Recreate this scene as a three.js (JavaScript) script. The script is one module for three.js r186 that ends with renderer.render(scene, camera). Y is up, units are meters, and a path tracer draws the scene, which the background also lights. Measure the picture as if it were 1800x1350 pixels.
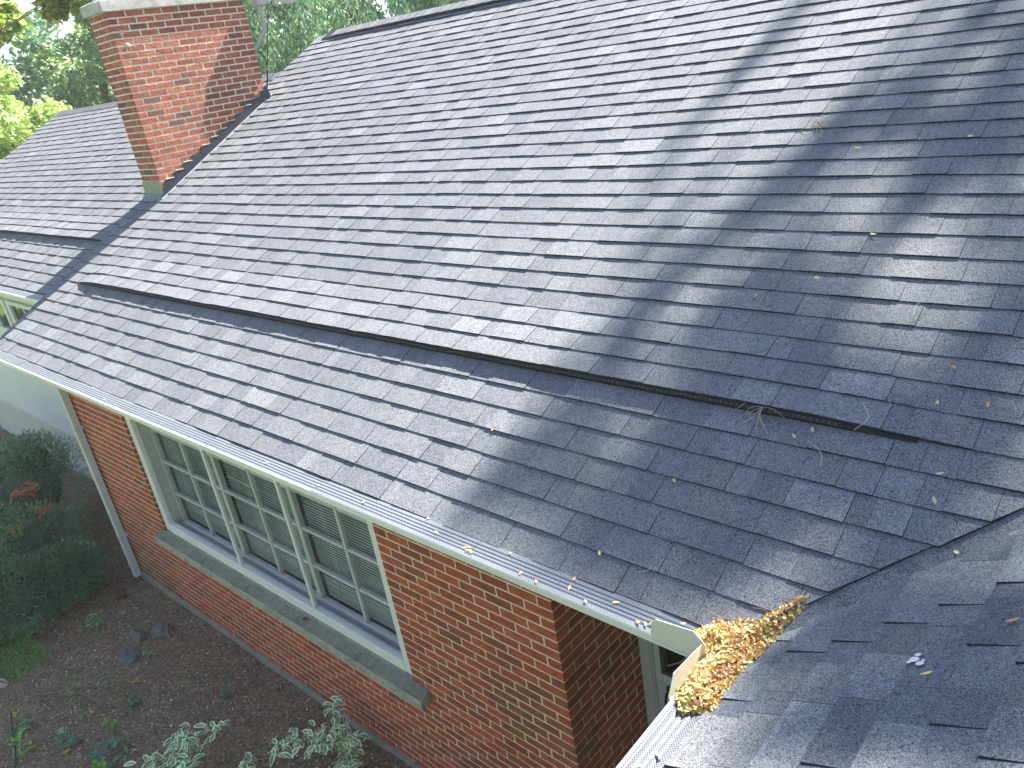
import * as THREE from 'three';
import { mergeGeometries } from 'three/addons/utils/BufferGeometryUtils.js';

// ------------------------------------------------------------------ camera, sky, sun, exposure
const G = 2.22;                                    // ground lies at y = 0; the brick course used as datum at y = G
const scene = new THREE.Scene();
const camera = new THREE.PerspectiveCamera(51.35, 4 / 3, 0.05, 900);
camera.position.set(2.3295, 2.6865 + G, 2.3289);
camera.up.set(-0.1554, 0.9077, -0.3899);
camera.lookAt(2.3295 - 6.528, 2.6865 + G - 3.906, 2.3289 - 6.491);
camera.updateMatrixWorld(true);
const SUN = new THREE.Vector3(0.155, 1.05, -1).normalize();
// clear late-summer sky: pale towards the horizon, blue overhead, a little brighter round the sun
{
  const W = 256, H = 128, d = new Float32Array(W * H * 4), o = new THREE.Vector3();
  for (let j = 0; j < H; j++) for (let i = 0; i < W; i++) {
    const el = ((j + 0.5) / H - 0.5) * Math.PI, az = ((i + 0.5) / W - 0.5) * 2 * Math.PI; o.set(Math.cos(az) * Math.cos(el), Math.sin(el), Math.sin(az) * Math.cos(el));
    const t = Math.pow(Math.max(0, Math.sin(el)), 0.55), glow = 0.16 * Math.exp(-(1 - o.dot(SUN)) * 6), k = (j * W + i) * 4, hz = [0.275, 0.298, 0.325], ze = [0.032, 0.076, 0.205], gl = [1, 0.95, 0.85];
    for (let q = 0; q < 3; q++) d[k + q] = el < 0 ? hz[q] * 0.6 : hz[q] + (ze[q] - hz[q]) * t + gl[q] * glow;
    d[k + 3] = 1;
  }
  const sky = new THREE.DataTexture(d, W, H, THREE.RGBAFormat, THREE.FloatType); sky.mapping = THREE.EquirectangularReflectionMapping; sky.magFilter = THREE.LinearFilter; sky.needsUpdate = true;
  scene.background = sky; scene.environment = sky;
}
const sun = new THREE.DirectionalLight(new THREE.Color(1, 0.965, 0.905), 5);
sun.position.copy(SUN).multiplyScalar(60); sun.castShadow = true; sun.shadow.radius = 1;
sun.shadow.mapSize.set(4096, 4096);
Object.assign(sun.shadow.camera, { left: -28, right: 20, top: 25, bottom: -25, near: 1, far: 140 });
scene.add(sun, sun.target);
const renderer = new THREE.WebGLRenderer({ antialias: true });
renderer.toneMapping = THREE.LinearToneMapping;
renderer.toneMappingExposure = 5.0;
renderer.shadowMap.enabled = true;
scene.fog = new THREE.FogExp2(new THREE.Color(0.95, 0.97, 0.92), 0.0014);   // thin sunlit haze, strongest over the far trees

// ------------------------------------------------------------------ helpers
function rngOf(seed) { let a = seed >>> 0; return () => { a = (a + 0x6D2B79F5) | 0; let t = Math.imul(a ^ (a >>> 15), 1 | a); t = (t + Math.imul(t ^ (t >>> 7), 61 | t)) ^ t; return ((t ^ (t >>> 14)) >>> 0) / 4294967296; }; }
const lerp = (a, b, t) => a + (b - a) * t, clamp = (x, a = 0, b = 1) => Math.min(b, Math.max(a, x));
const V = (x, y, z) => new THREE.Vector3(x, y, z);
const hash2 = (i, j, s = 0) => { let h = Math.imul(i, 374761393) + Math.imul(j, 668265263) + Math.imul(s, 1442695041) | 0; h = Math.imul(h ^ (h >>> 13), 1274126177); return ((h ^ (h >>> 16)) >>> 0) / 4294967296; };
function vnoise(x, y, s = 0, per = 0) {
  const i = Math.floor(x), j = Math.floor(y), f = x - i, g = y - j, w = per ? (k) => ((k % per) + per) % per : (k) => k;
  const u = f * f * (3 - 2 * f), v = g * g * (3 - 2 * g);
  return lerp(lerp(hash2(w(i), w(j), s), hash2(w(i + 1), w(j), s), u), lerp(hash2(w(i), w(j + 1), s), hash2(w(i + 1), w(j + 1), s), u), v);
}
const fbm = (x, y, s = 0, per = 0, o = 4) => { let a = 0, m = 0, k = 1, f = 1; for (let n = 0; n < o; n++) { a += k * vnoise(x * f, y * f, s + n, per * f); m += k; k *= 0.5; f *= 2; } return a / m; };
function texture(n, m, fn, srgb = false) {
  const d = new Uint8Array(n * m * 4);
  for (let j = 0; j < m; j++) for (let i = 0; i < n; i++) { const c = fn(i / n, j / m, i, j), k = (j * n + i) * 4; const a = Array.isArray(c) ? c : [c, c, c]; for (let q = 0; q < 3; q++) d[k + q] = clamp(a[q]) * 255; d[k + 3] = 255; }
  const t = new THREE.DataTexture(d, n, m); t.wrapS = t.wrapT = THREE.RepeatWrapping; t.magFilter = THREE.LinearFilter; t.minFilter = THREE.LinearMipmapLinearFilter; t.generateMipmaps = true;
  if (srgb) t.colorSpace = THREE.SRGBColorSpace; t.needsUpdate = true; return t;
}
const counts = new Map();
function numbered(name) { const n = counts.get(name) ?? 0; counts.set(name, n + 1); return n ? `${name}_${String(n).padStart(3, '0')}` : name; }
function tag(o, label, category, group, kind) { o.userData = {}; if (label) o.userData.label = label; if (category) o.userData.category = category; if (group) o.userData.group = group; if (kind) o.userData.kind = kind; return o; }
function thing(name, label, category, pos = [0, 0, 0], group) { const o = new THREE.Group(); o.name = numbered(name); o.position.set(...pos); tag(o, label, category, group); scene.add(o); return o; }
function mesh(name, geo, mat, parent) { const m = new THREE.Mesh(geo, mat); m.name = parent ? name : numbered(name); m.castShadow = m.receiveShadow = true; (parent ?? scene).add(m); return m; }
function stuff(name, geo, mat, parent) { const m = mesh(name, geo, mat, parent); m.userData.kind = 'stuff'; return m; }

// geometry collector: flat faces, uv in metres, linear vertex colours
class GB {
  constructor() { this.p = []; this.t = []; this.c = []; this.col = [1, 1, 1]; this.off = [0, 0]; }
  tri(a, b, c, ta, tb, tc) {
    this.p.push(...a, ...b, ...c);
    if (!ta) { const ux = b[0] - a[0], uy = b[1] - a[1], uz = b[2] - a[2], vx = c[0] - a[0], vy = c[1] - a[1], vz = c[2] - a[2];
      const n = [Math.abs(uy * vz - uz * vy), Math.abs(uz * vx - ux * vz), Math.abs(ux * vy - uy * vx)];
      const f = n[0] >= n[1] && n[0] >= n[2] ? (q) => [q[2], q[1]] : n[1] >= n[2] ? (q) => [q[0], q[2]] : (q) => [q[0], q[1]]; ta = f(a); tb = f(b); tc = f(c); }
    for (const q of [ta, tb, tc]) this.t.push(q[0] + this.off[0], q[1] + this.off[1]);
    for (let k = 0; k < 3; k++) this.c.push(...this.col);
  }
  quad(a, b, c, d, ta, tb, tc, td) { this.tri(a, b, c, ta, tb, tc); this.tri(a, c, d, ta, tc, td); return this; }
  hexa(q) { const [a, b, c, d, e, f, g, h] = q; // bottom abcd (ccw from above), top efgh
    return this.quad(e, f, g, h).quad(d, c, b, a).quad(a, b, f, e).quad(b, c, g, f).quad(c, d, h, g).quad(d, a, e, h); }
  box(x0, x1, y0, y1, z0, z1) { return this.hexa([[x0, y0, z1], [x1, y0, z1], [x1, y0, z0], [x0, y0, z0], [x0, y1, z1], [x1, y1, z1], [x1, y1, z0], [x0, y1, z0]]); }
  // slightly chamfered box (edges catch light)
  cbox(x0, x1, y0, y1, z0, z1, e = 0.004) {
    const X = [x0, x1], Y = [y0, y1], Z = [z0, z1], s = [1, -1];
    const pt = (i, j, k, ax) => [X[i] + (ax === 0 ? 0 : s[i] * e), Y[j] + (ax === 1 ? 0 : s[j] * e), Z[k] + (ax === 2 ? 0 : s[k] * e)];
    for (const i of [0, 1]) this.quad(pt(i, 0, 0, 0), pt(i, 1, 0, 0), pt(i, 1, 1, 0), pt(i, 0, 1, 0));
    for (const j of [0, 1]) this.quad(pt(0, j, 0, 1), pt(1, j, 0, 1), pt(1, j, 1, 1), pt(0, j, 1, 1));
    for (const k of [0, 1]) this.quad(pt(0, 0, k, 2), pt(1, 0, k, 2), pt(1, 1, k, 2), pt(0, 1, k, 2));
    for (const i of [0, 1]) for (const j of [0, 1]) this.quad(pt(i, j, 0, 0), pt(i, j, 1, 0), pt(i, j, 1, 1), pt(i, j, 0, 1));
    for (const i of [0, 1]) for (const k of [0, 1]) this.quad(pt(i, 0, k, 0), pt(i, 1, k, 0), pt(i, 1, k, 2), pt(i, 0, k, 2));
    for (const j of [0, 1]) for (const k of [0, 1]) this.quad(pt(0, j, k, 1), pt(1, j, k, 1), pt(1, j, k, 2), pt(0, j, k, 2));
    for (const i of [0, 1]) for (const j of [0, 1]) for (const k of [0, 1]) this.tri(pt(i, j, k, 0), pt(i, j, k, 1), pt(i, j, k, 2));
    return this;
  }
  // profile [[a,b],...] swept straight between two stations; P(a,b,t) gives the point
  sweep(prof, P, t0, t1, n = 1, closed = false, caps = false) {
    const N = prof.length, last = closed ? N : N - 1; let run = 0;
    for (let i = 0; i < last; i++) { const p = prof[i], q = prof[(i + 1) % N], L = Math.hypot(q[0] - p[0], q[1] - p[1]);
      for (let k = 0; k < n; k++) { const a = lerp(t0, t1, k / n), b = lerp(t0, t1, (k + 1) / n);
        this.quad(P(...p, a), P(...p, b), P(...q, b), P(...q, a), [a, run], [b, run], [b, run + L], [a, run + L]); }
      run += L; }
    if (caps) for (const t of [t0, t1]) for (let i = 1; i < N - 1; i++) this.tri(P(...prof[0], t), P(...prof[i], t), P(...prof[i + 1], t));
    return this;
  }
  geo() { const g = new THREE.BufferGeometry(); g.setAttribute('position', new THREE.Float32BufferAttribute(this.p, 3)); g.setAttribute('uv', new THREE.Float32BufferAttribute(this.t, 2)); g.setAttribute('color', new THREE.Float32BufferAttribute(this.c, 3)); g.computeVertexNormals(); return g; }
  get size() { return this.p.length; }
}
const tube = (pts, r, n = 12, k = 6) => new THREE.TubeGeometry(new THREE.CatmullRomCurve3(pts.map((p) => p.isVector3 ? p : V(...p))), n, r, k);
// screen area of a small piece from the camera, used only to choose which repeats become single meshes
const proj = (p) => { const q = V(...p).project(camera); return [q.x * 900, q.y * 675, q.z]; };
function seen(pts) { const q = pts.map(proj); let a = 0, inside = 0; for (let i = 0; i < q.length; i++) { const b = q[(i + 1) % q.length]; a += q[i][0] * b[1] - b[0] * q[i][1]; if (Math.abs(q[i][0]) < 900 && Math.abs(q[i][1]) < 675 && q[i][2] < 1) inside++; } return inside ? Math.abs(a / 2) : 0; }
// pieces: [{gb, area}] -> the largest `most` become meshes, the rest one joined part
function emit(pieces, name, mat, parent, restName, most = 300) {
  pieces.sort((a, b) => b.area - a.area); const rest = new GB();
  pieces.forEach((q, i) => { if (i < most && q.area > 60) mesh(name, q.gb.geo(), mat, parent); else { for (const v of q.gb.p) rest.p.push(v); for (const v of q.gb.t) rest.t.push(v); for (const v of q.gb.c) rest.c.push(v); } });
  if (rest.size) stuff(restName, rest.geo(), mat, parent);
}

// ------------------------------------------------------------------ materials
const std = (color, o = {}) => new THREE.MeshStandardMaterial({ color: Array.isArray(color) ? new THREE.Color().setRGB(...color) : color, roughness: 0.8, ...o });
const rep = (t, n) => { const c = t.clone(); c.repeat.set(n, n); c.needsUpdate = true; return c; };
const R0 = rngOf(11);
// mineral granules: white, grey and black specks, mean about 0.5
const granF = new Float32Array(512 * 512); for (let i = 0; i < granF.length; i++) granF[i] = R0();
const gran = (i, j) => granF[((j + 512) % 512) * 512 + ((i + 512) % 512)];
const granule = (u, v, i, j) => { const a = (gran(i, j) * 2 + gran(i + 1, j) + gran(i, j + 1) + gran(i - 1, j) * 0.7 + gran(i, j - 1) * 0.7) / 5.4; const b = 0.5 + (a - 0.5) * 1.6 + (vnoise(u * 24, v * 24, 5, 24) - 0.5) * 0.10 + (gran(i + 77, j + 31) > 0.965 ? 0.35 : 0); return b; };
const tGran = texture(512, 512, (u, v, i, j) => { const b = granule(u, v, i, j); return [b * 0.97, b * 0.99, b * 1.025]; });
const mShingle = std([1, 1, 1], { map: rep(tGran, 1 / 0.75), bumpMap: rep(tGran, 1 / 0.75), bumpScale: 0.0012, roughness: 0.86, vertexColors: true });
const mDeck = std([0.03, 0.03, 0.032], { roughness: 0.95 });
const brickTex = texture(512, 512, (u, v, i, j) => { const n = fbm(u * 16, v * 16, 3, 16), f = gran(i, j), s = vnoise(u * 90, v * 14, 9, 0); const b = 0.62 + (n - 0.5) * 0.5 + (f - 0.5) * 0.16 - (s > 0.8 ? (s - 0.8) * 0.9 : 0); return [b, b * (0.97 + 0.06 * n), b * (0.95 + 0.08 * n)]; });
const brickBump = texture(512, 512, (u, v, i, j) => 0.5 + (fbm(u * 40, v * 24, 21, 0) - 0.5) * 0.9 + (gran(i, j) - 0.5) * 0.2);
const mBrick = std([1, 1, 1], { map: rep(brickTex, 1 / 0.6), bumpMap: rep(brickBump, 1 / 0.6), bumpScale: 0.0012, roughness: 0.88, vertexColors: true });
const mRoughBrick = std([1, 1, 1], { map: rep(brickTex, 1 / 0.6), bumpMap: rep(brickBump, 1 / 0.45), bumpScale: 0.006, roughness: 0.9, vertexColors: true });
const mortarTex = texture(256, 256, (u, v, i, j) => 0.72 + (fbm(u * 12, v * 12, 31, 12) - 0.5) * 0.35 + (gran(i, j) - 0.5) * 0.16);
const mMortar = std([0.84, 0.71, 0.49], { map: rep(mortarTex, 2), roughness: 0.95 });
const mMortarPale = std([0.88, 0.78, 0.60], { map: rep(mortarTex, 2), roughness: 0.95 });
const concTex = texture(512, 512, (u, v, i, j) => { const n = fbm(u * 8, v * 8, 41, 8, 5), m = fbm(u * 30, v * 30, 44, 30, 2); const k = clamp((n - 0.48) * 5); const b = 0.78 + (m - 0.5) * 0.3 + (gran(i, j) - 0.5) * 0.2; return [b * lerp(1, 0.72, k), b * lerp(1, 0.75, k), b * lerp(1, 0.70, k)]; });
const mConcrete = std([0.30, 0.29, 0.235], { map: rep(concTex, 1.1), bumpMap: rep(concTex, 1.1), bumpScale: 0.002, roughness: 0.95 });
const mSill = std([0.25, 0.25, 0.195], { map: rep(concTex, 1.3), bumpMap: rep(concTex, 1.3), bumpScale: 0.003, roughness: 0.95 });
const mCap = std([0.55, 0.53, 0.48], { map: rep(concTex, 0.8), roughness: 0.95 });
const paintTex = texture(256, 256, (u, v, i, j) => { const n = fbm(u * 6, v * 6, 51, 6), d = fbm(u * 40, v * 40, 52, 40, 2); const b = 0.9 + (n - 0.5) * 0.14 - (d > 0.8 ? (d - 0.8) * 1.2 : 0); return [b, b, b * 0.985]; });
const mWhite = std([0.74, 0.77, 0.72], { map: rep(paintTex, 1.5), roughness: 0.5 });
const mWhite2 = std([0.62, 0.66, 0.60], { map: rep(paintTex, 1.5), roughness: 0.55 });
const mCream = std([0.74, 0.75, 0.66], { map: rep(paintTex, 0.35), roughness: 0.35 });
const mPlate = std([0.64, 0.64, 0.55], { roughness: 0.3, map: rep(paintTex, 2) });
const mAlu = std([0.34, 0.35, 0.36], { metalness: 0.4, roughness: 0.42 });
// perforated sheet: rows of round holes
const dotTex = texture(128, 128, (u, v) => { const d = Math.hypot((u * 4) % 1 - 0.5, (v * 4) % 1 - 0.5), e = Math.hypot((u * 4 + 0.5) % 1 - 0.5, (v * 4 + 0.5) % 1 - 0.5); return Math.min(d, e) < 0.2 ? 0.07 : 0.97; });
const mGuard = std([0.19, 0.20, 0.215], { map: rep(dotTex, 1 / 0.044), metalness: 0.35, roughness: 0.42 });
const mGuardMain = mGuard.clone(); mGuardMain.color.setRGB(0.26, 0.275, 0.295);
const mGuardPlain = std([0.22, 0.23, 0.25], { metalness: 0.35, roughness: 0.42 });
const mBlack = std([0.008, 0.008, 0.010], { roughness: 0.75 });
const mFlash = std([0.035, 0.042, 0.06], { roughness: 0.42, metalness: 0.2 });
const mApron = std([0.20, 0.21, 0.16], { roughness: 0.5, metalness: 0.2 });
const mTar = std([0.13, 0.16, 0.19], { roughness: 0.5 });
const mGrey = std([0.34, 0.36, 0.38], { roughness: 0.45, metalness: 0.2 });
const mWire = std([0.30, 0.30, 0.30], { metalness: 0.6, roughness: 0.4 });
const mGlass = new THREE.MeshPhysicalMaterial({ color: 0xffffff, transmission: 1, roughness: 0.02, thickness: 0, ior: 1.5 });
const mBlind = std([0.38, 0.46, 0.39], { roughness: 0.6 });
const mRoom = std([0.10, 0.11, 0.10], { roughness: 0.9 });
const mPipe = std([0.60, 0.64, 0.60], { map: rep(paintTex, 0.6), roughness: 0.45 });
const mSiding = std([0.72, 0.76, 0.75], { map: rep(paintTex, 0.5), roughness: 0.55 });

// ------------------------------------------------------------------ roofs
const TH = Math.atan(0.5), CO = Math.cos(TH), SI = Math.sin(TH);
const EY = 0.61 + G, EZ = 0.29, XE = 1.28;         // shingle edge at the main eave and at the wing eave
const mainP = (u, s, h) => [u, EY + s * SI + h * CO, EZ - s * CO + h * SI];
const farP = (u, s, h) => mainP(u, s, h - 0.06);
const wingP = (u, s, h) => [XE + s * CO - h * SI, EY + s * SI + h * CO, u];
function clipPoly(poly, f) { const out = []; for (let i = 0; i < poly.length; i++) { const a = poly[i], b = poly[(i + 1) % poly.length], fa = f(...a), fb = f(...b); if (fa >= 0) out.push(a); if ((fa >= 0) !== (fb >= 0)) { const t = fa / (fa - fb); out.push([lerp(a[0], b[0], t), lerp(a[1], b[1], t)]); } } return out; }
// one shingle tab: a thin wedge, thick at its butt, running under the course above
function tab(P, poly, s0, len, T, off, col, uvo) {
  const gb = new GB(); gb.col = col; gb.off = uvo;
  const top = poly.map(([u, s]) => P(u, s, off(u, s) + 0.0012 + T * (1 - (s - s0) / len))), bot = poly.map(([u, s]) => P(u, s, off(u, s) - 0.004));
  for (let i = 1; i < poly.length - 1; i++) gb.tri(top[0], top[i], top[i + 1], poly[0], poly[i], poly[i + 1]);
  for (let i = 0; i < poly.length; i++) { const j = (i + 1) % poly.length; if (poly[i][1] > s0 + len - 0.002 && poly[j][1] > s0 + len - 0.002) continue;
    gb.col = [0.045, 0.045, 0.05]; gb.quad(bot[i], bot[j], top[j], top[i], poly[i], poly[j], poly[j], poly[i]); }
  return { gb, area: seen(top) };
}
const tones = [[0.131, 0.133, 0.137], [0.138, 0.139, 0.142], [0.121, 0.123, 0.128], [0.153, 0.154, 0.156], [0.131, 0.130, 0.130], [0.124, 0.124, 0.125], [0.142, 0.141, 0.141], [0.113, 0.116, 0.122]];
function slope({ P, seed, ex, s0, n, u0, u1, clips, off, spread = 1, tabs = [0.0118, 0.0080] }) {
  const r = rngOf(seed), out = [];
  for (let k = 0; k < n; k++) {
    const sb = s0 + k * ex, len = ex + 0.034; let u = u0 - r() * 0.3, raised = r() > 0.5;
    const wob = r() * 10;
    while (u < u1) {
      const w = raised ? 0.13 + r() * 0.19 : 0.075 + r() * 0.16 * (0.6 + r()), T = raised ? tabs[0] + r() * 0.0012 : tabs[1] + r() * 0.0012;
      const jit = (vnoise(u * 1.7 + wob, k * 3.1, seed) - 0.5) * 0.007 + (r() - 0.5) * 0.0016;
      let poly = [[u, sb + jit], [u + w - 0.0018, sb + jit + (r() - 0.5) * 0.0015], [u + w - 0.0018, sb + len], [u, sb + len]];
      for (const f of clips(k, r)) poly = clipPoly(poly, f);
      if (poly.length > 2) {
        let t = tones[Math.floor(r() * 8)]; if (!raised && r() < 0.5) t = tones[[2, 5, 7, 0][Math.floor(r() * 4)]];
        const g = (1 + (r() - 0.5) * 0.12 * spread) * 2.15;
        const kk = k; out.push(tab(P, poly, sb, len, T, (a, b) => off(a, b, kk), t.map((x) => (0.132 + (x - 0.132) * spread) * g), [r() * 7, r() * 7]));
      }
      u += w; raised = r() < 0.2 ? raised : !raised;
    }
  }
  return out;
}
const EX = 0.1429, LIFT = 0.044;
const wave = (u, s, q) => (fbm(u * 0.9 + q, s * 0.8, q) - 0.5) * 0.016;
const ramp = (u, a, b) => clamp((u - a) / (b - a)) ** 0.7;
const ventEnd = (u) => ramp(u, -6.78, -6.5) * (1 - clamp((u - 1.12) / 0.5) ** 1.3);
const mainOff = (u, s, k) => wave(u, s, 3) + (s < 2.9 ? 0.008 * clamp(1 - (XE + s * CO - 0.085 - u) / 0.22) : 0) + (k >= 7 ? LIFT * ventEnd(u) * clamp(1 - (s - 0.99) / 0.42) : 0);
const farEnd = (u) => ramp(u, -14.9, -14.6) * (1 - clamp((u + 7.55) / 0.25));
const farOff = (u, s, k) => wave(u, s, 8) + (k >= 6 ? LIFT * farEnd(u) * clamp(1 - (s - 1.651) / 0.42) : 0);
const valleyX = (s) => XE + s * CO, S_RIDGE = 5.62, S_WING = 2.95;

const house = thing('brick_house', 'red brick house with grey shingled gable roof and a long sloping eave', 'house');
{
  const d = new GB(); const h = -0.012;
  // roof deck (front and back slopes) with the thickness of the boards
  const slab = (pts) => { const T = pts.map((q) => mainP(q[0], q[1], h)), B = pts.map((q) => mainP(q[0], q[1], h - 0.05)); for (let i = 1; i < T.length - 1; i++) { d.tri(T[0], T[i], T[i + 1]); d.tri(B[0], B[i], B[i + 1]); } for (let i = 0; i < T.length; i++) { const j = (i + 1) % T.length; d.quad(T[i], T[j], B[j], B[i]); } };
  slab([[-7.262, 0.005], [XE, 0.005], [valleyX(S_WING), S_WING], [7, S_WING], [7, S_RIDGE], [-7.262, S_RIDGE]]);
  const ry = mainP(0, S_RIDGE, h), zb = ry[2] - 4.9, yb = ry[1] - 2.45;
  d.hexa([[-7.262, yb - 0.05, zb], [7, yb - 0.05, zb], [7, ry[1] - 0.055, ry[2]], [-7.262, ry[1] - 0.055, ry[2]], [-7.262, yb, zb], [7, yb, zb], [7, ry[1], ry[2]], [-7.262, ry[1], ry[2]]]);
  const roof = mesh('main_roof', d.geo(), mDeck, house);
  const p = slope({ P: mainP, seed: 101, ex: EX, s0: -0.012, n: 39, u0: -7.275, u1: 7, off: mainOff,
    clips: (k, r) => { const j = (hash2(k, 5, 1) - 0.5) * 0.022; return [(u) => u + 7.275, (u, s) => s < S_WING ? valleyX(s) - 0.085 + j - u : 7 - u, (u, s) => S_RIDGE - 0.02 - s]; } });
  emit(p, 'shingle', mShingle, roof, 'far_shingles');
  // shingles of the wing carried a little way up this slope under the cut edge of the valley
  const vl = new GB(); vl.col = [0.2, 0.2, 0.21];
  for (let k = 0; k < 20; k++) { const a = k * 0.147 - 0.006, b = a + 0.147; vl.off = [hash2(k, 1) * 5, hash2(k, 2) * 5]; const g = 0.225 + 0.05 * hash2(k, 3); vl.col = [g, g, g * 1.04];
    vl.quad(mainP(valleyX(a) - 0.3, a, wave(valleyX(a), a, 3) + 0.0008), mainP(valleyX(a) + 0.004, a, 0.004), mainP(valleyX(b) + 0.004, b, 0.004), mainP(valleyX(b) - 0.3, b, wave(valleyX(b), b, 3) + 0.0008)); }
  mesh('valley_lining', vl.geo(), mShingle, roof);
  // intake vent strip under the lifted course
  const sv = -0.012 + 7 * EX, v = new GB(), w = new GB();
  for (let i = 0; i < 90; i++) { const a = -6.76 + i * 0.092, b = a + 0.092, ha = LIFT * ventEnd(a) - 0.002, hb = LIFT * ventEnd(b) - 0.002; const oa = wave(a, sv, 3), ob = wave(b, sv, 3); if (ha < 0 || hb < 0) continue;
    const pr = [[0.02, 1, 0], [-0.011, 1, -0.003], [-0.016, 1, -0.008], [-0.016, 1, -0.0095], [-0.012, 0, -0.002]]; for (let k = 0; k < 4; k++) { const [s, f, e] = pr[k], [s2, f2, e2] = pr[k + 1]; v.quad(mainP(a, sv + s, oa + ha * f + e), mainP(b, sv + s, ob + hb * f + e), mainP(b, sv + s2, ob + hb * f2 + e2), mainP(a, sv + s2, oa + ha * f2 + e2)); } }
  mesh('vent_strip', v.geo(), mBlack, roof);
  for (let i = 0; i < 180; i++) { const a = -3.2 + i * 0.0255; if (a > 1.22) break; const o = wave(a, sv, 3);
    const q = (u0, u1, h0, h1, s) => w.quad(mainP(u0, s, o + h0), mainP(u1, s, o + h0), mainP(u1, s - 0.0005, o + h1), mainP(u0, s - 0.0005, o + h1));
    const e = LIFT * ventEnd(a) - 0.002; q(a, a + 0.0255, e - 0.0115, e - 0.0095, sv - 0.0165); q(a, a + 0.0255, e - 0.003, e - 0.001, sv - 0.0100); w.quad(mainP(a, sv - 0.0168, o + e - 0.009), mainP(a + 0.0018, sv - 0.0168, o + e - 0.009), mainP(a + 0.0018, sv - 0.0105, o + e - 0.0022), mainP(a, sv - 0.0105, o + e - 0.0022)); }
  mesh('vent_grille', w.geo(), mWire, roof);
  // ridge vent and its caps
  const rv = new GB(), sr = S_RIDGE; const A = (u, dz, dy) => { const q = mainP(u, sr, 0); return [u, q[1] + dy, q[2] + dz]; };
  rv.sweep([[0.135, -0.075], [0.135, -0.036], [0.125, -0.030], [0, 0.034], [-0.125, -0.030], [-0.135, -0.036], [-0.135, -0.075]], (z, y, u) => A(u, z, y), -7.06, 6.98, 1, false, true);
  mesh('ridge_vent', rv.geo(), mBlack, roof);
  const rr = rngOf(77); let u = -7.29;
  while (u < 6.9) { const c = new GB(), t = tones[Math.floor(rr() * 8)], e = 0.145, lift = 0.006 + rr() * 0.003, k = u < -7.0 ? -0.03 : 0.006, z = 0.137 + rr() * 0.006; c.col = t.map((x) => x * 2.15); c.off = [rr() * 6, rr() * 6];
    const L = [[z, -z / 2 + 0.030], [z, -z / 2 + 0.038], [0.02, 0.029], [-0.02, 0.029], [-z, -z / 2 + 0.038], [-z, -z / 2 + 0.03]].map(([a, b]) => [a, b + k]);
    for (let i = 0; i < 5; i++) { const [a, b] = [L[i], L[i + 1]]; c.quad(A(u, a[0], a[1] + 0.001), A(u + e + 0.03, a[0], a[1] + lift), A(u + e + 0.03, b[0], b[1] + lift), A(u, b[0], b[1] + 0.001)); }
    for (let i = 1; i < 5; i++) c.tri(A(u + e + 0.03, L[0][0], L[0][1] + lift), A(u + e + 0.03, L[i][0], L[i][1] + lift), A(u + e + 0.03, L[i + 1][0], L[i + 1][1] + lift));
    mesh('ridge_cap', c.geo(), mShingle, roof); u += e; }
}

// ------------------------------------------------------------------ brickwork
const BH = 0.0677, BL = 0.2032, J = 0.0128;
const wallTones = [[0.49, 0.108, 0.046], [0.47, 0.100, 0.042], [0.51, 0.118, 0.050], [0.42, 0.090, 0.042], [0.36, 0.086, 0.045], [0.48, 0.104, 0.044], [0.45, 0.096, 0.044], [0.32, 0.088, 0.047]];
const stackTones = [[0.46, 0.138, 0.075], [0.49, 0.150, 0.082], [0.44, 0.125, 0.070], [0.40, 0.115, 0.068], [0.35, 0.11, 0.068], [0.52, 0.17, 0.095], [0.45, 0.145, 0.078], [0.42, 0.13, 0.072], [0.42, 0.17, 0.09]];
// P(a, b, c): along the wall, up, out of the wall. A brick with eased front arrises.
function brick(P, a0, a1, b0, b1, depth, tone, r, ease = 0.0028) {
  const gb = new GB(); gb.col = tone; gb.off = [r() * 5, r() * 5];
  const f = (r() - 0.5) * 0.0022, e = ease, F = [[a0 + e, b0 + e], [a1 - e, b0 + e], [a1 - e, b1 - e], [a0 + e, b1 - e]], S = [[a0, b0], [a1, b0], [a1, b1], [a0, b1]];
  const tilt = [(r() - 0.5) * 0.0012, (r() - 0.5) * 0.0012];
  const front = F.map(([a, b], i) => P(a, b, f + (i === 1 || i === 2 ? tilt[0] : -tilt[0]) + (i > 1 ? tilt[1] : -tilt[1]))), side = S.map(([a, b]) => P(a, b, f - e)), back = S.map(([a, b]) => P(a, b, -depth));
  gb.quad(...front, ...F);
  for (let i = 0; i < 4; i++) { const j = (i + 1) % 4; gb.quad(side[i], side[j], front[j], front[i], S[i], S[j], F[j], F[i]); gb.quad(back[i], back[j], side[j], side[i], [S[i][0], S[i][1] - 0.03], [S[j][0], S[j][1] - 0.03], S[j], S[i]); }
  return { gb, area: seen(front) };
}
const pick = (tones, r, dark = 0, gain = tones === wallTones ? 1.2 : 1.12) => { const t = tones[Math.floor(r() * tones.length)], g = (0.88 + r() * 0.24) * (1 - dark) * gain; return t.map((x) => x * g); };
const frontP = (a, b, c) => [a, b + G, c], porchP = (a, b, c) => [c, b + G, a];   // porch wall faces +X, a runs along z
const WIN = { x0: -5.17, x1: -1.45, y0: -1.215, y1: 0.339 };
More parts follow.
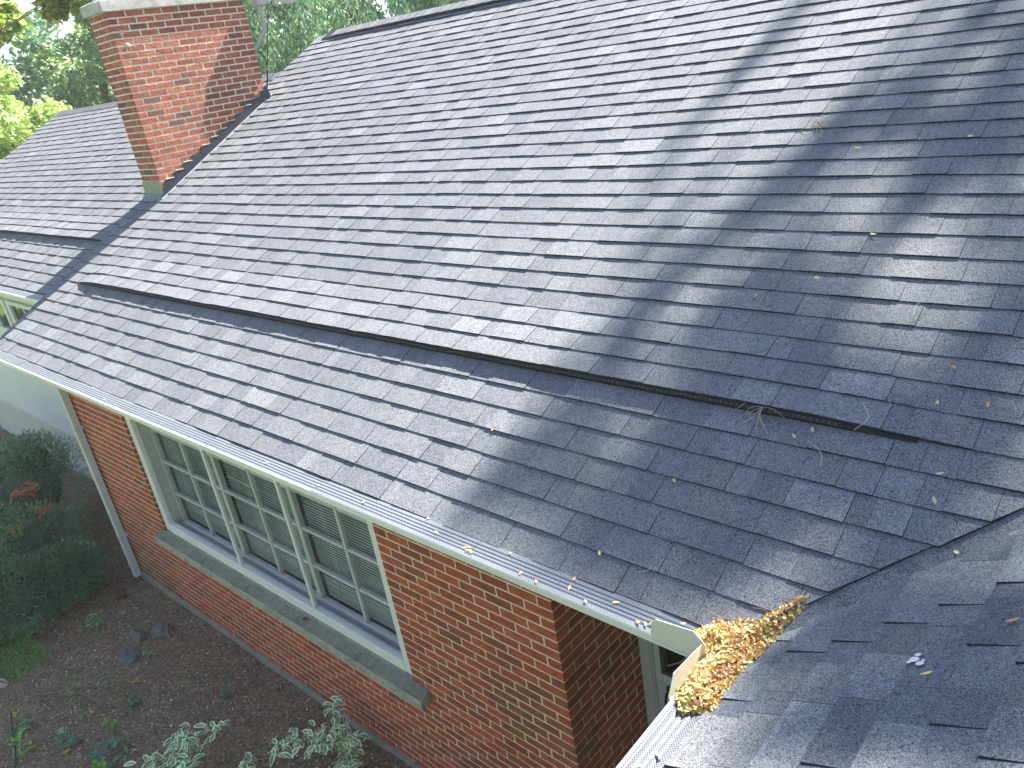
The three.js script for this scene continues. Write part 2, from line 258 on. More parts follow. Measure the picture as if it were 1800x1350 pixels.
{
  const WY0 = -2.166, WY1 = 0.474, WL = -6.80;
  const m = new GB(), R = 0.0035;
  m.box(WL + R, WIN.x0 - R, WY0 + G, WY1 + G, -0.24, -R); m.box(WIN.x1 + R, -R, WY0 + G, WY1 + G, -0.24, -R);
  m.box(WIN.x0 - R, WIN.x1 + R, WY0 + G, WIN.y0 - 0.02 + G, -0.239, -R); m.box(WIN.x0 - R, WIN.x1 + R, WIN.y1 + G, WY1 + G, -0.239, -R);
  const wall = mesh('front_wall', m.geo(), mMortar, house);
  const pm = new GB(); pm.box(-0.23, -R, WY0 + G, WY1 + G, -0.73, -0.2395); const porch = mesh('porch_wall', pm.geo(), mMortar, house);
  const r = rngOf(303), fr = [], po = [];
  for (let c = -32; c < 7; c++) {
    const b0 = c * BH + J / 2, b1 = (c + 1) * BH - J / 2, odd = ((c % 2) + 2) % 2, mid = (c + 0.5) * BH;
    // runs of the front wall in this course
    const runs = mid > WIN.y0 - 0.03 && mid < WIN.y1 ? [[WL, WIN.x0], [WIN.x1, 0]] : [[WL, 0]];
    for (const [x0, x1] of runs) {
      let x = x1 === 0 ? 0 : x1; let w = x1 === 0 ? (odd ? BL : BL / 2) : (odd ? BL * 0.72 : BL * 0.28);
      while (x > x0 + 0.02) {
        let a0 = Math.max(x - w, x0); if (a0 - x0 < 0.03) a0 = x0; const end = x === 0 || (x === WIN.x0) || a0 === WIN.x1;
        // bricks green with algae: a patch low by the corner and a ragged one by the downspout's foot
        const d = Math.min(Math.hypot((a0 + 0.38) / 0.36, (mid + 0.92) / 0.3), Math.hypot((a0 + 6.1) / 0.6, (mid + 2.0) / 0.5)), g = d < 0.55 + r() * 0.7 ? 0.3 + r() * 0.5 : 0;
        const t = pick(wallTones, r, 0.1 * g); const tone = [lerp(t[0], 0.17, g * 0.75), lerp(t[1], 0.13, g * 0.75), lerp(t[2], 0.05, g * 0.75)];
        fr.push(brick(frontP, a0 + (a0 === x0 && x0 !== WIN.x1 ? 0 : J / 2), x - (x === x1 ? 0 : J / 2), b0, b1, x === 0 ? (odd ? 0.0975 : 0.199) : end ? 0.10 : 0.03, tone, r));
        x = a0; w = BL;
      }
    }
    let z = odd ? -0.1016 : -BL; // porch return: the corner brick of the front wall shows its end here
    while (z > -0.72) { const z0 = Math.max(z - BL, -0.725); po.push(brick(porchP, z0 + J / 2, z - J / 2, b0, b1, 0.03, pick(wallTones, r), r)); z -= BL; }
  }
  emit(fr, 'brick', mBrick, wall, 'far_bricks'); emit(po, 'brick', mBrick, porch, 'far_bricks');
  // concrete footing, soffit, fascia, the rest of the walls
  const f = new GB(); f.cbox(WL - 0.01, 0.02, -0.12, WY0 + G, -0.25, 0.022, 0.008); mesh('footing', f.geo(), mConcrete, house);
  const so = new GB(); so.box(-7.26, 1.9, 0.478 + G, 0.49 + G, -0.8, 0.262); mesh('soffit', so.geo(), mWhite, house);
  const fa = new GB(); fa.box(-7.26, 1.26, 0.455 + G, 0.585 + G, 0.264, 0.283); mesh('fascia_board', fa.geo(), mCream, house);
  const bw = new GB(); bw.box(WL, WL + 0.2, -0.12, 2.68, -9.3, -0.26); bw.box(WL, 6.8, -0.12, 2.68, -9.5, -9.3); bw.box(6.6, 6.8, -0.12, 2.68, -9.3, -0.8);
  const gp = (x) => bw.hexa([[x, 2.68, -0.2], [x + 0.15, 2.68, -0.2], [x + 0.15, 2.68, -9.4], [x, 2.68, -9.4], [x, 2.7, -0.2], [x + 0.15, 2.7, -0.2], [x + 0.15, 2.7, -9.4], [x, 2.7, -9.4]]);
  gp(WL); for (const x of [WL, 6.6]) { bw.tri([x, 2.7, -0.2], [x, 2.7, -9.4], [x, 5.15, -4.75]); }
  mesh('outer_wall', bw.geo(), mMortar, house);
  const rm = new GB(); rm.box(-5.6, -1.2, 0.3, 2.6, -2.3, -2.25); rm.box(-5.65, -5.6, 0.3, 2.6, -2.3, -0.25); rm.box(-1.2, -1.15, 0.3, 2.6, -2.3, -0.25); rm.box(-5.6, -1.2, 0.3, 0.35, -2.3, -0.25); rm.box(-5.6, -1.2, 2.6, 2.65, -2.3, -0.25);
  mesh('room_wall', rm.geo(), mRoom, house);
}

// ------------------------------------------------------------------ the big window
{
  const w = new THREE.Group(); w.name = 'window'; house.add(w);
  const part = (name, mat, fn) => { const g = new GB(); fn(g); return mesh(name, g.geo(), mat, w); };
  const Y = (y) => y + G;
  // storm frame near the wall face
  part('storm_frame', mWhite, (g) => { g.cbox(WIN.x0 + 0.004, WIN.x0 + 0.105, Y(-1.196), Y(0.335), -0.075, -0.022); g.cbox(WIN.x1 - 0.09, WIN.x1 - 0.003, Y(-1.196), Y(0.335), -0.075, -0.022); g.cbox(WIN.x0 + 0.107, WIN.x1 - 0.092, Y(-1.2), Y(-1.105), -0.078, -0.020); g.cbox(WIN.x0 + 0.107, WIN.x1 - 0.092, Y(0.25), Y(0.334), -0.075, -0.022); });
  for (const x of [-3.735, -2.625]) part('storm_mullion', mWhite, (g) => { g.cbox(x - 0.017, x + 0.017, Y(-1.104), Y(0.249), -0.062, -0.032, 0.004); });
  for (const [a, b] of [[-5.063, -3.757], [-3.717, -2.647], [-2.607, -1.544]]) part('storm_pane', mGlass, (g) => g.quad([a, Y(-1.103), -0.052], [b, Y(-1.103), -0.052], [b, Y(0.248), -0.052], [a, Y(0.248), -0.052]));
  // painted reveal and inner stool
  part('reveal', mWhite2, (g) => { g.box(WIN.x0 + 0.003, WIN.x0 + 0.10, Y(-1.2), Y(0.33), -0.20, -0.08); g.box(WIN.x1 - 0.09, WIN.x1 - 0.004, Y(-1.2), Y(0.33), -0.20, -0.08); });
  part('stool', mWhite2, (g) => g.hexa([[-5.065, Y(-1.26), -0.079], [-1.545, Y(-1.26), -0.079], [-1.545, Y(-1.26), -0.2], [-5.065, Y(-1.26), -0.2], [-5.065, Y(-1.203), -0.079], [-1.545, Y(-1.203), -0.079], [-1.545, Y(-1.192), -0.2], [-5.065, Y(-1.192), -0.2]]));
  // inner sash: six columns, four rows
  const X0 = -5.055, X1 = -1.555, cw = (X1 - X0) / 6, rows = [-1.150, -0.815, -0.462, -0.108, 0.245];
  part('bottom_rail', mWhite, (g) => g.cbox(X0, X1, Y(-1.19), Y(-1.135), -0.205, -0.150, 0.01));
  part('top_rail', mWhite, (g) => g.cbox(X0, X1, Y(0.245), Y(0.32), -0.2, -0.155, 0.006));
  for (let i = 0; i <= 6; i++) { const x = X0 + i * cw, h = i % 2 ? 0.0145 : 0.027; part(i % 2 ? 'muntin' : 'mullion', mWhite2, (g) => g.cbox(clamp(x - h, X0, 9), Math.min(x + h, X1), Y(-1.1345), Y(0.2445), i % 2 ? -0.196 : -0.2, i % 2 ? -0.160 : -0.156, 0.004)); }
  for (let i = 0; i < 6; i++) for (let j = 1; j < 4; j++) part('muntin', mWhite2, (g) => g.cbox(X0 + i * cw + 0.028, X0 + (i + 1) * cw - 0.028, Y(rows[j] - 0.0145), Y(rows[j] + 0.0145), -0.195, -0.161, 0.004));
  for (let i = 0; i < 6; i++) for (let j = 0; j < 4; j++) { const a = X0 + i * cw + 0.01, b = a + cw - 0.02; part('pane', mGlass, (g) => g.quad([a, Y(rows[j]), -0.18], [b, Y(rows[j]), -0.18], [b, Y(rows[j + 1]), -0.18], [a, Y(rows[j + 1]), -0.18])); }
  // three blinds of tilted slats
  const r = rngOf(5);
  for (let i = 0; i < 3; i++) part('blind', mBlind, (g) => { const a = X0 + i * 2 * cw + 0.03, b = a + 2 * cw - 0.06; for (let k = 0; k < 52; k++) { const y = -1.13 + k * 0.0265, d = (r() - 0.5) * 0.003, gap = i === 1 && k === 30 ? 0.008 : 0; const c = 0.9 + r() * 0.1; g.col = [c, c, c];
    g.quad([a, Y(y + d - gap), -0.222], [b, Y(y + d * 0.4), -0.222], [b, Y(y + 0.007 + d * 0.4), -0.2285], [a, Y(y + 0.007 + d), -0.2285]); } for (const q of [0.15, 0.5, 0.85]) { const x = lerp(a, b, q); g.box(x - 0.002, x + 0.002, Y(-1.13), Y(0.26), -0.2215, -0.2205); } });
  const s = new GB(); s.hexa([[-5.27, Y(-1.318), 0.088], [-1.285, Y(-1.318), 0.088], [-1.285, Y(-1.318), 0.002], [-5.27, Y(-1.318), 0.002], [-5.27, Y(-1.246), 0.086], [-1.285, Y(-1.246), 0.086], [-1.285, Y(-1.206), 0.002], [-5.27, Y(-1.206), 0.002]]);
  s.box(WIN.x0 + 0.003, WIN.x1 - 0.003, Y(-1.30), Y(-1.2045), -0.08, 0.0015); const sm = mesh('window_sill', s.geo(), std([0.42, 0.42, 0.34], { map: rep(concTex, 0.9), roughness: 0.9 }), house);
  const gt = new GB(); gt.quad([-5.266, Y(-1.2435), 0.083], [-1.289, Y(-1.2435), 0.083], [-1.289, Y(-1.2035), 0.003], [-5.266, Y(-1.2035), 0.003]); mesh('grit', gt.geo(), mSill, sm);
}
// ------------------------------------------------------------------ gutters
// a = outward distance from the eave edge, b = height; K-style face
const K = [[0.002, -0.02], [0.006, -0.135], [0.052, -0.135], [0.060, -0.128], [0.066, -0.108], [0.080, -0.085], [0.104, -0.062], [0.128, -0.052], [0.138, -0.044], [0.139, -0.014], [0.136, -0.006], [0.126, -0.006]];
const guardProf = []; for (let i = 0; i <= 40; i++) { const t = i / 40, a = -0.012 + t * 0.147; const g = [0.38, 0.53, 0.68, 0.82].map((q) => Math.exp(-(((t - q) / 0.022) ** 2))).reduce((x, y) => x + y); guardProf.push([a, -0.001 - t * 0.006 + (t < 0.15 ? (0.15 - t) * 0.02 : 0) - 0.0055 * g]); }
const guardFace = (g, P, t0, t1) => g.sweep(guardProf, P, t0, t1, 1);
{
  const P = (a, b, x) => [x, EY + b, EZ + a];
  const gu = new THREE.Group(); gu.name = 'gutter'; house.add(gu);
  const g = new GB(); g.sweep(K, P, -7.27, 1.142, 1, false, false); g.sweep(K.slice(1, 11), P, -7.27, -7.268, 1, false, true); mesh('trough', g.geo(), mCream, gu);
  let x = -7.27; for (const L of [1.1, 1.22, 1.22, 1.22, 1.22, 1.22, 1.225]) { const q = new GB(), d = (hash2(Math.round(x * 9), 3) - 0.5) * 0.004; guardFace(q, (a, b, t) => P(a, b + d, t), x + 0.002, Math.min(x + L, 1.16)); mesh('gutter_guard', q.geo(), mGuardMain, gu); x += L; }
  // splash guard on the lip at the inside corner
  const sp = new GB(), S = (x0, y0) => [x0, y0 + G, 0.4315], B = (x0, y0) => [x0, y0 + G, 0.4335]; const o = [[0.925, 0.585], [1.147, 0.585], [1.149, 0.668], [1.108, 0.708], [0.955, 0.692], [0.93, 0.672]];
  for (const f of [S, B]) for (let i = 1; i < 5; i++) sp.tri(f(...o[0]), f(...o[i]), f(...o[i + 1])); for (let i = 0; i < 6; i++) { const j = (i + 1) % 6; sp.quad(S(...o[i]), S(...o[j]), B(...o[j]), B(...o[i])); }
  sp.cbox(0.925, 1.147, 0.583 + G, 0.590 + G, 0.4337, 0.4367, 0.001); mesh('splash_guard', sp.geo(), mPlate, gu);
  // downspout: ribbed rectangular pipe with an elbow at the top
  const dp = new GB(), pr = []; const DX = -6.455, hw = 0.039, D0 = 0.018, D1 = 0.086;
  for (let i = 0; i <= 24; i++) { const t = i / 24; pr.push([lerp(-hw, hw, t), D1 - 0.0045 * (0.5 + 0.5 * Math.cos(t * Math.PI * 8))]); } for (let i = 0; i <= 12; i++) { const t = i / 12; pr.push([hw - 0.003 * (0.5 - 0.5 * Math.cos(t * Math.PI * 8)), lerp(D1 - 0.004, D0, t)]); } pr.push([-hw, D0]);
  dp.sweep(pr, (a, b, y) => [DX + a, y, b], 0.02, 2.52, 1, true); dp.sweep(pr, (a, b, t) => [DX + a, 2.52 + t * 0.19 + 0.0, b + t * 0.245], 0, 1, 1, true); mesh('downspout', dp.geo(), mPipe, house);
  for (const y of [0.55, 1.9]) { const st = new GB(); st.box(DX - 0.06, DX + 0.06, y, y + 0.028, 0.002, 0.0165); st.box(DX - 0.043, DX + 0.043, y, y + 0.028, 0.0865, 0.0885); st.box(DX + 0.0395, DX + 0.0425, y, y + 0.028, 0.017, 0.088); mesh('downspout_strap', st.geo(), mPipe, house); }
}
// ------------------------------------------------------------------ porch recess and door
{
  const Y = (y) => y + G, Z = -0.69;
  const d = new THREE.Group(); d.name = 'entry_door'; house.add(d);
  const mDoor = std([0.62, 0.68, 0.70], { map: rep(paintTex, 1), roughness: 0.45 }), mLead = std([0.10, 0.10, 0.10], { roughness: 0.5, metalness: 0.5 });
  const part = (name, mat, fn) => { const g = new GB(); fn(g); return mesh(name, g.geo(), mat, d); };
  part('door_frame', mDoor, (g) => { g.cbox(0.003, 0.072, Y(-2.06), Y(0.1), Z - 0.03, Z + 0.02); g.cbox(1.04, 1.11, Y(-2.06), Y(0.1), Z - 0.03, Z + 0.02); g.cbox(0.003, 1.11, Y(0.101), Y(0.17), Z - 0.03, Z + 0.02); });
  part('weather_strip', mWhite2, (g) => g.box(0.073, 0.083, Y(-2.05), Y(0.1), Z - 0.03, Z - 0.001));
  part('door_leaf', mDoor, (g) => { const z0 = Z - 0.05, z1 = Z - 0.006; g.cbox(0.086, 0.135, Y(-2.04), Y(0.095), z0, z1); g.cbox(0.98, 1.035, Y(-2.04), Y(0.095), z0, z1); g.box(0.135, 0.98, Y(-1.05), Y(-0.9), z0, z1); g.box(0.135, 0.98, Y(-0.1), Y(0.095), z0, z1); g.box(0.135, 0.98, Y(-2.04), Y(-1.84), z0, z1); g.box(0.135, 0.98, Y(-1.84), Y(-1.05), z0 + 0.01, z1 - 0.014); });
  part('door_panel', mDoor, (g) => { g.cbox(0.21, 0.50, Y(-1.76), Y(-1.13), Z - 0.03, Z - 0.008, 0.008); g.cbox(0.62, 0.92, Y(-1.76), Y(-1.13), Z - 0.03, Z - 0.008, 0.008); });
  part('door_rail', mDoor, (g) => g.cbox(0.088, 1.03, Y(-0.988), Y(-0.975), Z - 0.008, Z + 0.004, 0.003));
  part('door_pane', mGlass, (g) => g.quad([0.16, Y(-0.87), Z - 0.03], [0.96, Y(-0.87), Z - 0.03], [0.96, Y(-0.12), Z - 0.03], [0.16, Y(-0.12), Z - 0.03]));
  part('pane_frame', mLead, (g) => { g.cbox(0.136, 0.162, Y(-0.898), Y(-0.102), Z - 0.04, Z + 0.003, 0.003); g.cbox(0.955, 0.979, Y(-0.898), Y(-0.102), Z - 0.04, Z + 0.003, 0.003); g.cbox(0.1625, 0.9545, Y(-0.898), Y(-0.872), Z - 0.04, Z + 0.003, 0.003); g.cbox(0.1625, 0.9545, Y(-0.13), Y(-0.102), Z - 0.04, Z + 0.003, 0.003); });
  const scroll = mergeGeometries([tube([[0.17, Y(-0.84), Z - 0.022], [0.30, Y(-0.72), Z - 0.022], [0.33, Y(-0.5), Z - 0.022], [0.28, Y(-0.2), Z - 0.022]], 0.006), tube([[0.48, Y(-0.84), Z - 0.022], [0.36, Y(-0.72), Z - 0.022], [0.335, Y(-0.5), Z - 0.022], [0.40, Y(-0.2), Z - 0.022]], 0.006)]);
  mesh('pane_scroll', scroll, mGrey, d);
  const hd = mergeGeometries([tube([[0.185, Y(-1.0), Z], [0.185, Y(-1.02), Z + 0.045], [0.185, Y(-1.10), Z + 0.05], [0.185, Y(-1.16), Z + 0.03], [0.185, Y(-1.17), Z]], 0.009), new THREE.SphereGeometry(0.02, 10, 8).translate(0.185, Y(-0.99), Z + 0.005)]); mesh('door_handle', hd, mBlack, d);
  const bk = new GB(); bk.box(1.115, 1.56, -0.1, 2.68, Z - 0.2, Z - 0.01); bk.box(0.0, 1.115, 0.175 + G, 2.68, Z - 0.2, Z - 0.005); bk.box(0.0, 1.12, -0.1, 2.5, Z - 1.3, Z - 1.25); mesh('door_wall', bk.geo(), mMortar, house);
  const fl = new GB(); fl.cbox(0.03, 1.56, -0.1, 0.14, Z + 0.03, 0.6, 0.01); mesh('porch_slab', fl.geo(), mConcrete, house);
}
// ------------------------------------------------------------------ chimney
const CX0 = -7.33, CX1 = -6.88, CZ0 = -3.472, CZ1 = -1.83, CT = 3.61;
{
  const ch = new THREE.Group(); ch.name = 'chimney'; house.add(ch); const R = 0.0035;
  const core = new GB(); core.box(CX0 + R, CX1 - R, 1.0 + G, CT + G, CZ0 + R, CZ1 - R); mesh('mortar_core', core.geo(), mMortarPale, ch);
  const east = (a, b, c) => [CX1 + c, b + G, a], south = (a, b, c) => [a, b + G, CZ1 + c], north = (a, b, c) => [a, b + G, CZ0 - c], west = (a, b, c) => [CX0 - c, b + G, a];
  const r = rngOf(404), out = [], back = [], roofY = (z) => 0.61 + 0.5 * (0.29 - z);
  const bl = (CZ1 - CZ0) / 8, bs = (CX1 - CX0) / 2;
  for (let c = 0; c < 31; c++) {
    const J = 0.0135, b1 = CT - c * BH - J / 2, b0 = b1 - BH + J, odd = c % 2;
    const tone = () => r() < 0.06 ? pick([[0.24, 0.10, 0.07], [0.20, 0.09, 0.068]], r) : pick(stackTones, r);
    for (let i = odd ? -1 : 0; i < 8; i++) { const a0 = Math.max(CZ0, CZ0 + (i + (odd ? 0.5 : 0)) * bl), a1 = Math.min(CZ1, CZ0 + (i + 1 + (odd ? 0.5 : 0)) * bl); if (a1 - a0 < 0.03 || b1 < roofY(a1) - 0.02) continue;
      const atEnd = a1 === CZ1; out.push(brick(east, a0 + (a0 === CZ0 ? 0 : J / 2), a1 - (atEnd ? 0 : J / 2), b0, b1, atEnd ? (odd ? bs : bs / 2) - J : 0.03, tone(), r, 0.004)); }
    let x = CX1 - (odd ? bs : bs / 2); if (b1 > roofY(CZ1)) while (x > CX0 + 0.02) { const a0 = Math.max(CX0, x - bs); out.push(brick(south, a0 + J / 2, x, b0, b1, 0.03, tone(), r, 0.004)); x = a0; }
    for (let i = 0; i < 8; i++) back.push(brick(west, CZ0 + (i + 0.02) * bl, CZ0 + (i + 0.97) * bl, b0, b1, 0.02, tone(), r)); for (let i = 0; i < 2; i++) back.push(brick(north, CX0 + i * bs + 0.004, CX0 + (i + 1) * bs - 0.004, b0, b1, 0.02, tone(), r));
  }
  emit(out, 'brick', mRoughBrick, ch, 'small_bricks'); const bg = new GB(); for (const q of back) { bg.p.push(...q.gb.p); bg.t.push(...q.gb.t); bg.c.push(...q.gb.c); } stuff('rear_bricks', bg.geo(), mRoughBrick, ch);
  // two pale mortar smears near the front arris
  for (const [z, y] of [[-1.93, 3.40], [-1.955, 3.27]]) { const s = new THREE.SphereGeometry(1, 10, 8); s.scale(0.005, 0.026, 0.03); s.translate(CX1 + 0.002, y + G, z); mesh('mortar_smear', s, mCap, ch); }
  const cp = new GB(), o = 0.042; cp.hexa([[CX0 - o, CT + G, CZ1 + o], [CX1 + o, CT + G, CZ1 + o], [CX1 + o, CT + G, CZ0 - o], [CX0 - o, CT + G, CZ0 - o], [CX0 - o, CT + 0.105 + G, CZ1 + o], [CX1 + o, CT + 0.105 + G, CZ1 + o], [CX1 + o, CT + 0.105 + G, CZ0 - o], [CX0 - o, CT + 0.105 + G, CZ0 - o]]);
  cp.hexa([[CX0 - o, CT + 0.105 + G, CZ1 + o], [CX1 + o, CT + 0.105 + G, CZ1 + o], [CX1 + o, CT + 0.105 + G, CZ0 - o], [CX0 - o, CT + 0.105 + G, CZ0 - o], [CX0 + 0.08, CT + 0.16 + G, CZ1 - 0.1], [CX1 - 0.08, CT + 0.16 + G, CZ1 - 0.1], [CX1 - 0.08, CT + 0.16 + G, CZ0 + 0.1], [CX0 + 0.08, CT + 0.16 + G, CZ0 + 0.1]]);
  mesh('chimney_cap', cp.geo(), mCap, ch);
  const fl1 = new THREE.CylinderGeometry(0.12, 0.12, 0.3, 16, 1, true).translate((CX0 + CX1) / 2, CT + 0.28 + G, -2.2); mesh('flue', fl1, std([0.4, 0.2, 0.12], { side: THREE.DoubleSide }), ch);
  // step flashing up the roof side
  for (let c = 0; c < 31; c++) { const yb = CT - (c + 1) * BH, hz = (y) => EZ - (y - 0.61) / 0.5; // z where the roof is at height y
    const za = hz(yb - 0.155), zb = za - 0.1354; if (za > CZ1 + 0.17 || za < CZ0 + 0.02) continue; const z1 = Math.min(za, CZ1 + 0.004), z0 = Math.max(zb, CZ0 - 0.004), X = CX1 + 0.0075 + (c % 2) * 0.0015;
    const f = new GB(); f.quad([X, roofY(z1) - 0.03 + G, z1], [X, roofY(z0) - 0.03 + G, z0], [X, yb + 0.006 + G, z0], [X, yb - 0.006 + G, z1]); f.quad([X, yb - 0.006 + G, z1], [X, yb + 0.006 + G, z0], [X - 0.008, yb + 0.008 + G, z0], [X - 0.008, yb - 0.004 + G, z1]); mesh('step_flashing', f.geo(), mFlash, ch);
    if (hash2(c, 9) < 0.75) { const m = new GB(); m.box(CX1 - 0.004, CX1 + 0.0125, yb + 0.005 + G, yb + 0.0125 + G, z0 + 0.01, z1 - 0.012 - 0.05 * hash2(c, 4)); mesh('pointing', m.geo(), mMortarPale, ch); } }
  const bs2 = new GB(); for (let i = 0; i < 13; i++) { const s0 = (EZ - CZ1) / CO - 0.05 + i * 0.152, s1 = s0 + 0.152; bs2.quad(mainP(CX1 - 0.01, s0, 0.018), mainP(CX1 + 0.022, s0, 0.014), mainP(CX1 + 0.022, s1, 0.014), mainP(CX1 - 0.01, s1, 0.018)); bs2.quad(mainP(CX1 + 0.022, s0, 0.014), mainP(CX1 + 0.028, s0, 0), mainP(CX1 + 0.028, s1, 0), mainP(CX1 + 0.022, s1, 0.014)); } mesh('flashing_foot', bs2.geo(), mGrey, ch);
  const ap = new GB(); ap.hexa([[CX0 - 0.006, roofY(CZ1) - 0.03 + G, CZ1 + 0.012], [CX1 + 0.006, roofY(CZ1) - 0.03 + G, CZ1 + 0.012], [CX1 + 0.006, roofY(CZ1) - 0.03 + G, CZ1 + 0.002], [CX0 - 0.006, roofY(CZ1) - 0.03 + G, CZ1 + 0.002], [CX0 - 0.006, 1.848 + G, CZ1 + 0.010], [CX1 + 0.006, 1.848 + G, CZ1 + 0.010], [CX1 + 0.006, 1.848 + G, CZ1 + 0.002], [CX0 - 0.006, 1.848 + G, CZ1 + 0.002]]); mesh('apron_flashing', ap.geo(), mApron, ch);
  const tr = new GB(), st = (EZ - CZ1) / CO; for (let i = 0; i < 8; i++) { const a = CX0 - 0.02 + i * 0.06, q = a + 0.0605; const l = (t) => 0.075 + 0.02 * Math.sin(t * 47); tr.quad(mainP(a, st - l(a), 0.010), mainP(q, st - l(q), 0.010), mainP(q, st + 0.0, 0.045), mainP(a, st + 0.0, 0.045)); } mesh('sealed_foot', tr.geo(), mTar, ch);
  const bk = new GB(); bk.quad([CX1 + 0.008, roofY(CZ0) - 0.02 + G, CZ0 + 0.05], [CX1 + 0.055, roofY(CZ0 - 0.02) + 0.012 + G, CZ0 - 0.02], [CX1 + 0.02, roofY(CZ0) + 0.16 + G, CZ0 - 0.012], [CX1 + 0.009, roofY(CZ0) + 0.13 + G, CZ0 + 0.05]); mesh('corner_flashing', bk.geo(), mFlash, ch);
}

// ------------------------------------------------------------------ near wing (right)
{
  const wing = thing('house_wing', 'near wing of the house with grey shingle roof meeting the main roof at a valley', 'house wing');
  const d = new GB(), sl = (pts) => { const T = pts.map((q) => wingP(q[0], q[1], -0.012)), B = pts.map((q) => wingP(q[0], q[1], -0.06)); for (let i = 1; i < T.length - 1; i++) { d.tri(T[0], T[i], T[i + 1]); d.tri(B[0], B[i], B[i + 1]); } for (let i = 0; i < T.length; i++) { const j = (i + 1) % T.length; d.quad(T[i], T[j], B[j], B[i]); } };
  sl([[EZ, 0.004], [4.2, 0.004], [4.2, S_WING], [EZ - S_WING * CO, S_WING]]);
  const xr = XE + S_WING * CO, yr = EY + S_WING * SI; d.hexa([[xr, yr - 0.06, 4.2], [xr + 2.7, yr - 1.41, 4.2], [xr + 2.7, yr - 1.41, -2.3], [xr, yr - 0.06, -2.3], [xr, yr - 0.012, 4.2], [xr + 2.7, yr - 1.36, 4.2], [xr + 2.7, yr - 1.36, -2.3], [xr, yr - 0.012, -2.3]]);
  const roof = mesh('wing_roof', d.geo(), mDeck, wing);
  const p = slope({ P: wingP, seed: 202, ex: 0.147, s0: -0.010, n: 20, u0: -2.6, u1: 4.2, spread: 2.0, tabs: [0.0125, 0.0058], off: (u, s) => wave(u + 20, s, 13) * 0.6, clips: () => [(u, s) => u - (EZ - s * CO) + 0.01, (u) => 4.2 - u, (u, s) => S_WING - s] });
  emit(p, 'shingle', mShingle, roof, 'far_shingles', 160);
  const P = (a, b, z) => [XE - a, EY + b, z];
  const gu = new THREE.Group(); gu.name = 'gutter'; wing.add(gu);
  const g = new GB(); g.sweep(K, P, 0.428, 4.2); mesh('trough', g.geo(), mAlu, gu);
  for (const [a, b] of [[0.43, 1.65], [1.652, 2.87], [2.872, 4.19]]) { const q = new GB(); guardFace(q, P, a, b); mesh('gutter_guard', q.geo(), mGuard, gu); }
  const sp = new GB(), S = (z, y) => [1.1425, y + G, z], B = (z, y) => [1.1405, y + G, z], o = [[0.436, 0.585], [0.662, 0.59], [0.668, 0.625], [0.628, 0.690], [0.5, 0.678], [0.436, 0.668]];
  for (const f of [S, B]) for (let i = 1; i < 5; i++) sp.tri(f(...o[0]), f(...o[i]), f(...o[i + 1])); for (let i = 0; i < 6; i++) { const j = (i + 1) % 6; sp.quad(S(...o[i]), S(...o[j]), B(...o[j]), B(...o[i])); } mesh('splash_guard', sp.geo(), mPlate, gu);
  const w = new GB(); w.box(1.57, 1.75, -0.1, 2.7, -0.6, 4.0); w.box(1.57, 6.5, -0.1, 2.7, 3.85, 4.0); w.box(1.3, 1.57, 2.66, 2.68, 0.30, 4.1); mesh('wing_wall', w.geo(), mMortar, wing);
  const fb = new GB(); fb.box(1.285, 1.30, 2.67, 2.805, 0.3, 4.18); mesh('fascia_board', fb.geo(), mCream, wing);
}
